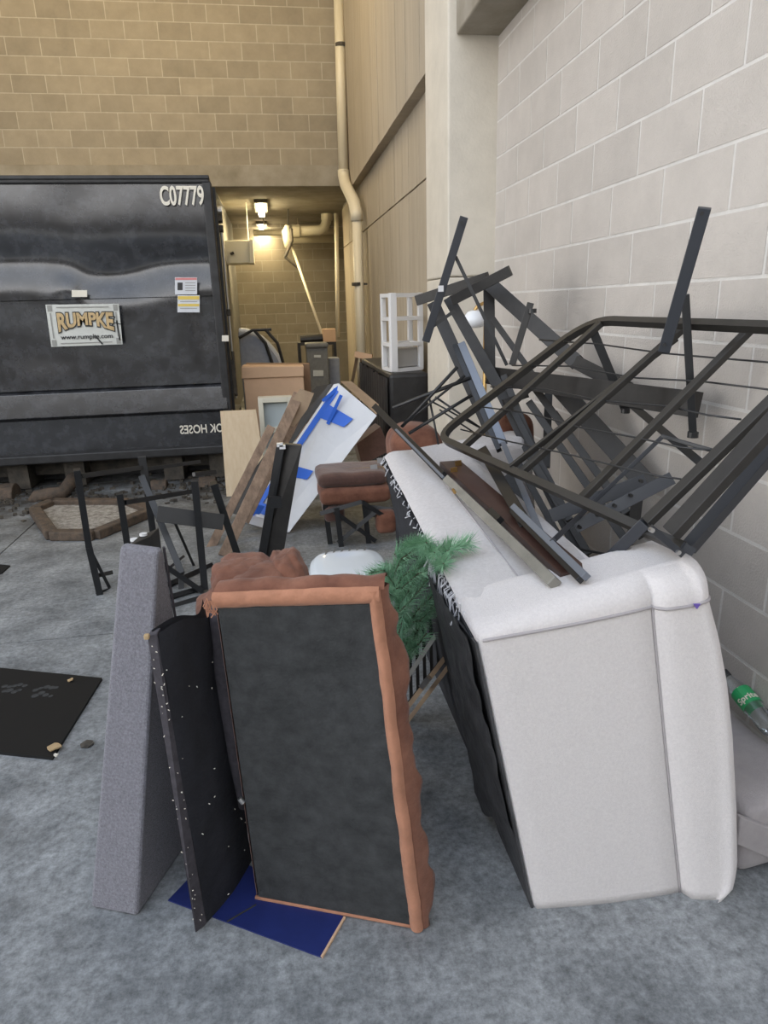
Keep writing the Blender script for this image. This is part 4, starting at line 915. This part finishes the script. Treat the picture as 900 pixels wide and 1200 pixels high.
# ================================================================= BROWN RAIL on the sofa
t = thing('brown_bed_rail', 'dark brown glossy bed rail with brass plates lying on the sofa', 'bed rail', P(595, 610, 2.3))
ra, rb = PTOP(527, 543, .02), PTOP(674, 674, .02)
part('board', MB().bar(ra, rb, wpx(30, (ra+rb)/2), .022, Z1), M['brown_rail'], t, bevel=.002)
part('lip', MB().bar(PTOP(524, 562, .03), PTOP(650, 684, .03), .03, .03), M['clear_lip'], t, 'lip with its gloss painted in grey', bevel=.003)
for (px, py, Y) in ((532, 552, 2.66), (537, 544, 2.67)): q = PTOP(px, py, .036); part('brass_plate', MB().bar(q-V((.013, 0, 0)), q+V((.013, 0, .004)), .026, .004, (0, 1, .2)), M['brass'], t, 'small brass plate')
part('brass_screw', MB().tube([PTOP(531, 574, .05), PTOP(533, 577, .05)], .006, 8), M['brass'], t)
part('latch', MB().bar(PTOP(574, 600, .04), PTOP(585, 611, .04), .03, .02), M['black_metal'], t)
# ================================================================= FLOOR LAMP
lx = P(565, 400, 4.1)
t = thing('floor_lamp', 'brass floor lamp with white glass bowl standing by the concrete column', 'lamp', (lx.x, 4.1, 0))
part('pole', MB().tube([(lx.x+.02, 4.1, .03), (lx.x+.02, 4.1, P(565, 345, 4.1).z)], .013, 10), M['brass'], t, smooth=True)
part('base', MB().tube([(lx.x+.02, 4.1, 0), (lx.x+.02, 4.1, .03)], [.14, .12], 24), M['brass'], t)
q = P(556, 373, 4.05)
part('glass_shade', MB().tube([q+V((0, 0, -.055)), q+V((0, 0, -.045)), q+V((0, 0, -.01)), q+V((0, 0, .035)), q+V((0, 0, .045))], [.03, .06, .075, .045, .02], 18), M['glass_white'], t, smooth=True)
part('arm', MB().tube([q+V((0, 0, .045)), q+V((.02, 0, .07)), V((lx.x+.02, 4.1, q.z+.09))], .01, 8), M['brass'], t)
# ================================================================= STEEL FOLDING FRAME (left, pale rails)
framegroup('folding_steel_frame', 'folding steel frame with pale rails and thin crossed tubes at the sofa head', 'bed frame', P(520, 560, 2.8), [
    (440, 477, 3.4, 520, 558, PTOP(520, 558, .02), 8, .03, 'angle_rail', M['black_metal']), (444, 483, 3.37, 522, 562, PTOP(522, 562, .03), 3, .035, 'rail_lip', M['bright_metal']),
    (541, 403, 3.2, 590, 520, 2.75, 9, .025, 'angle_rail', M['bright_metal']), (590, 520, 2.75, 640, 640, PTOP(640, 640, .01), 7, .025, 'angle_rail', M['bright_metal']),
    (533, 405, 3.22, 585, 528, 2.77, 6, .03, 'angle_rail', M['black_metal']),
    (602, 594, PTOP(602, 594, .06), 687, 676, PTOP(687, 676, .06), 8, .02, 'angle_rail', M['bright_metal']), (600, 600, PTOP(600, 600, .045), 680, 680, PTOP(680, 680, .045), 6, .02, 'angle_rail', M['black_metal']),
    (648, 634, PTOP(648, 634, .07), 690, 594, 2.1, 6, .015, 'brace', M['blue_metal']), (690, 594, 2.1, 776, 512, 2.0, 5, .015, 'brace', M['blue_metal'])], bk)
t = bpy.data.objects['folding_steel_frame']
for (x1_, y1_, x2_, y2_, r) in ((460, 478, 551, 443, .009), (471, 500, 536, 430, .008), (479, 508, 553, 463, .008), (503, 466, 519, 547, .005), (510, 465, 590, 520, .005), (515, 480, 575, 520, .004), (505, 470, 560, 500, .004), (470, 500, 545, 440, .006)):
    part('tube', MB().tube([P(x1_, y1_, 3.1), P(x2_, y2_, 3.05)], r, 8), bk, t, smooth=True)
# ================================================================= DARK SLATTED FUTON FRAME
dw = M['dark_wood']
def ck(x, y, Y):
    return min(Y, PX(x, y, 1.43).y-.02) if ray(x, y).x > 0 else Y
FU = [ # x1,y1,Y1,x2,y2,Y2,w,t,name
    (508, 356, 3.55, 600, 560, 2.9, 15, .04, 'side_rail'), (600, 560, 2.9, 648, 665, 2.55, 15, .04, 'side_rail'),
    (526, 350, 3.5, 585, 455, 3.15, 13, .03, 'side_rail'), (585, 455, 3.15, 690, 668, 2.45, 14, .03, 'slat'),
    (574, 333, 3.4, 676, 425, 2.95, 17, .04, 'wide_board'), (676, 425, 2.95, 735, 455, 2.7, 16, .04, 'wide_board'),
    (573, 340, 3.42, 574, 432, 3.35, 13, .04, 'post'),
    (575, 440, 3.3, 815, 474, 2.05, 24, .05, 'cross_beam'),
    (627, 455, 3.0, 735, 602, 2.4, 9, .02, 'slat'), (656, 455, 2.9, 760, 570, 2.35, 22, .02, 'slat'), (620, 471, 3.0, 738, 640, 2.4, 9, .02, 'slat'),
    (650, 484, 2.9, 752, 630, 2.35, 8, .02, 'slat'), (620, 533, 2.8, 690, 650, 2.45, 9, .02, 'slat'), (606, 540, 2.85, 672, 660, 2.45, 8, .02, 'slat'),
    (596, 470, 3.05, 668, 610, 2.55, 8, .02, 'slat'), (577, 373, 3.38, 625, 440, 3.2, 7, .02, 'slat'), (590, 440, 3.1, 640, 560, 2.8, 8, .02, 'slat'),
    (643, 458, 3.05, 640, 548, 2.9, 9, .03, 'post'), (748, 572, 2.3, 742, 624, 2.28, 13, .03, 'post'), (590, 472, 3.0, 618, 462, 3.0, 8, .03, 'bracket')]
t = thing('slatted_futon_frame', 'dark slatted futon frame leaning on the block wall behind the sofa', 'bed frame', P(640, 560, 2.8))
for s_ in FU:
    part(s_[8], barpx(s_[0], s_[1], ck(s_[0], s_[1], s_[2]), s_[3], s_[4], ck(s_[3], s_[4], s_[5]), s_[6], s_[7]), dw, t, bevel=.002)
for (s_) in ((674, 618, 1.98, 788, 560, 1.92, 15, .008), (645, 605, 2.15, 757, 563, 2.1, 16, .008)):
    part('mounting_plate', barpx(*s_[:6], s_[6], s_[7]), M['blue_metal'], t, 'slate steel mounting plate', .001)
for (px, py) in ((678, 617), (699, 603), (719, 592), (738, 580), (750, 563)): q = P(px, py, 1.93); part('bolt', MB().tube([q, q+V((0, -.012, 0))], .006, 8), M['black_metal'], t)
# loose table legs on top
lg = thing('loose_table_legs', 'dark steel table leg pair poking up beside the column, crossed by a thin rod', 'table legs', P(545, 350, 3.3))
part('flat_leg', barpx(489, 352, 3.5, 572, 325, 3.25, 12, .04), M['dark_wood'], lg, bevel=.003)
part('flat_leg', barpx(530, 352, 3.25, 598, 317, 3.1, 12, .04), M['dark_wood'], lg, bevel=.003)
part('square_leg', barpx(544, 254, 3.1, 499, 400, 3.2, 9.5, .03), M['blue_metal'], lg, 'slate square leg', .002)
part('thin_rod', barpx(534, 301, 3.15, 594, 428, 3.05, 4, .01), bk, lg); part('thin_rod', barpx(508, 382, 3.2, 533, 364, 3.2, 4, .01), bk, lg)
q = P(516.5, 338, 3.12); part('sticker', MB().box((q.x-.012, q.y-.004, q.z-.014), (q.x+.012, q.y, q.z+.012)), M['white_plastic'], lg, 'tiny white sticker')
part('bolt', MB().tube([P(541, 261, 3.07), P(541, 261, 3.085)], .008, 8), M['decal_dark'], lg)
# ================================================================= FOLDING BED FRAME WITH WIRES
om = M['olive_metal']
A = P(692, 375, 2.62); B = P(512, 512, 2.72); C_ = P(803, 643, 1.50); D_ = P(1010, 388, 1.42)
D_.x = min(D_.x, 1.43)
t = thing('wire_bed_frame', 'large black folding bed frame strung with wires, resting on sofa and wall', 'bed frame', P(800, 660, 1.5))
def bf(u, v): return lerp(lerp(A, D_, u), lerp(B, C_, u), v)       # u along, v from wall side to sofa side
def rcorner(c0, c1, c2, r):       # rounded corner points
    p0 = c1+(c0-c1).normalized()*r; p2 = c1+(c2-c1).normalized()*r
    return [lerp(lerp(p0, c1, s), lerp(c1, p2, s), s) for s in [i/6 for i in range(7)]]
def sqtube(pts, w_, t_): 
    mb = MB()
    nn = (A-B).cross(C_-B).normalized(); pts = [V(p) for p in pts]; n0 = 0
    for i, p in enumerate(pts):
        a = pts[max(i-1, 0)]; b = pts[min(i+1, len(pts)-1)]; d = (b-a).normalized(); s = d.cross(nn).normalized()
        mb.v += [p-s*w_/2-nn*t_/2, p+s*w_/2-nn*t_/2, p+s*w_/2+nn*t_/2, p-s*w_/2+nn*t_/2]
    for i in range(len(pts)-1):
        for j in range(4): mb.f.append((4*i+j, 4*i+(j+1) % 4, 4*i+4+(j+1) % 4, 4*i+4+j))
    mb.f += [(3, 2, 1, 0), tuple(4*(len(pts)-1)+j for j in range(4))]; return mb
path = [D_]+rcorner(D_, A, B, .16)+rcorner(A, B, C_, .10)+[C_]
part('perimeter_rail', sqtube(path, .026, .026), om, t, bevel=.0)
def crossbar(x1_, y1_, u1, x2_, y2_, u2, w_, nm='cross_rail'):
    p = P(x1_, y1_, bf(u1, 0).y-.01); q = P(x2_, y2_, bf(u2, 1).y-.01)
    return part(nm, MB().bar(p, q, w_, .022, (A-B).cross(C_-B)), om, t, bevel=.0015)
crossbar(704, 379, .08, 540, 527, .12, .024)
crossbar(802, 383, .38, 607, 557, .42, .024)
crossbar(793, 396, .36, 598, 548, .40, .012, 'hinge_strip')
crossbar(880, 385, .62, 676, 590, .62, .024)
crossbar(985, 392, .93, 758, 612, .90, .030)
# the folded half behind: two long box rails
part('folded_rail', MB().bar(P(912, 488, 1.46), P(786, 625, 1.52), .045, .03, (A-B).cross(C_-B)), dw, t, bevel=.002)
part('folded_rail', MB().bar(P(925, 505, 1.50), P(806, 643, 1.55), .034, .03, (A-B).cross(C_-B)), M['blue_metal'], t, bevel=.002)
part('folded_rail', barpx(757, 612, 1.62, 696, 672, 1.72, 14, .03), M['blue_metal'], t, bevel=.002)
part('folded_rail', barpx(790, 636, 1.6, 722, 668, 1.75, 5, .02), bk, t)
part('hinge_plate', barpx(762, 618, 1.46, 800, 650, 1.45, 8, .01), M['blue_metal'], t, 'steel hinge plate')
part('hinge_plate', barpx(800, 640, 1.47, 812, 647, 1.46, 10, .02), M['blue_metal'], t, 'steel hinge plate')
for (px, py) in ((765, 622), (796, 648)): q = P(px, py, 1.44); part('bolt', MB().tube([q, q+V((0, .012, 0))], .006, 10), M['chrome'], t)
for v0, pts in enumerate(([(632, 400), (700, 405), (776, 416), (830, 421), (900, 427), (960, 430)], [(600, 430), (668, 431), (745, 445), (820, 449), (900, 459), (950, 462)], [(575, 455), (640, 458), (700, 471), (780, 478), (830, 489), (868, 494)],
        [(560, 478), (620, 486), (680, 503), (745, 515), (800, 527), (835, 530)], [(540, 505), (600, 520), (660, 533), (720, 548), (770, 560), (798, 564)])):
    u_ = [(.08, .2), (.08, .35)]
    pp_ = []
    for (px, py) in pts:
        best = None
        # intersect the ray with the frame plane
        n_ = (A-B).cross(C_-B); d = ray(px, py); s = (A-CAM).dot(n_)/d.dot(n_); q = CAM+d*s
        if q.x > 1.44: q = PX(px, py, 1.44)
        pp_.append(q+Z1*.006)
    part('spring_wire', MB().tube(pp_, .0032, 6), bk, t, smooth=True)
# legs of the folding frame
for s_ in ((826, 243, 1.78, 778, 412, 1.90, 14, .022, 'leg', M['blue_metal']), (803, 345, 1.98, 812, 508, 1.98, 9, .022, 'leg', bk), (695, 388, 2.55, 733, 480, 2.5, 10, .022, 'leg', bk),
           (622, 355, 2.85, 600, 428, 2.85, 8, .022, 'leg', M['dark_wood']), (735, 470, 2.35, 822, 543, 1.9, 9, .02, 'leg', bk), (775, 511, 2.0, 835, 528, 1.88, 5, .012, 'brace', bk),
           (566, 528, 2.60, 618, 618, PTOP(618, 618, .03), 13, .03, 'leg', bk), (660, 640, 2.2, 740, 655, 1.95, 3, .01, 'brace', bk)):
    part(s_[8], barpx(s_[0], s_[1], ck(s_[0], s_[1], s_[2]), s_[3], s_[4], s_[5] if isinstance(s_[5], V) else ck(s_[3], s_[4], s_[5]), s_[6], s_[7]), s_[9], t, bevel=.002)
for (px, py, Y) in ((812, 509, 1.96), (733, 481, 2.48), (624, 364, 2.83)): q = P(px, py, ck(px, py, Y)); part('foot_cap', MB().tube([q+Z1*.008, q-Z1*.010], .017, 12), bk, t)
for (px, py, Y) in ((823, 250, 1.76), (779, 404, 1.88)): q = P(px, py, ck(px, py, Y)-.0); part('leg_hole', MB().tube([q, q+V((0, .004, 0))], .005, 8), M['decal_dark'], t)
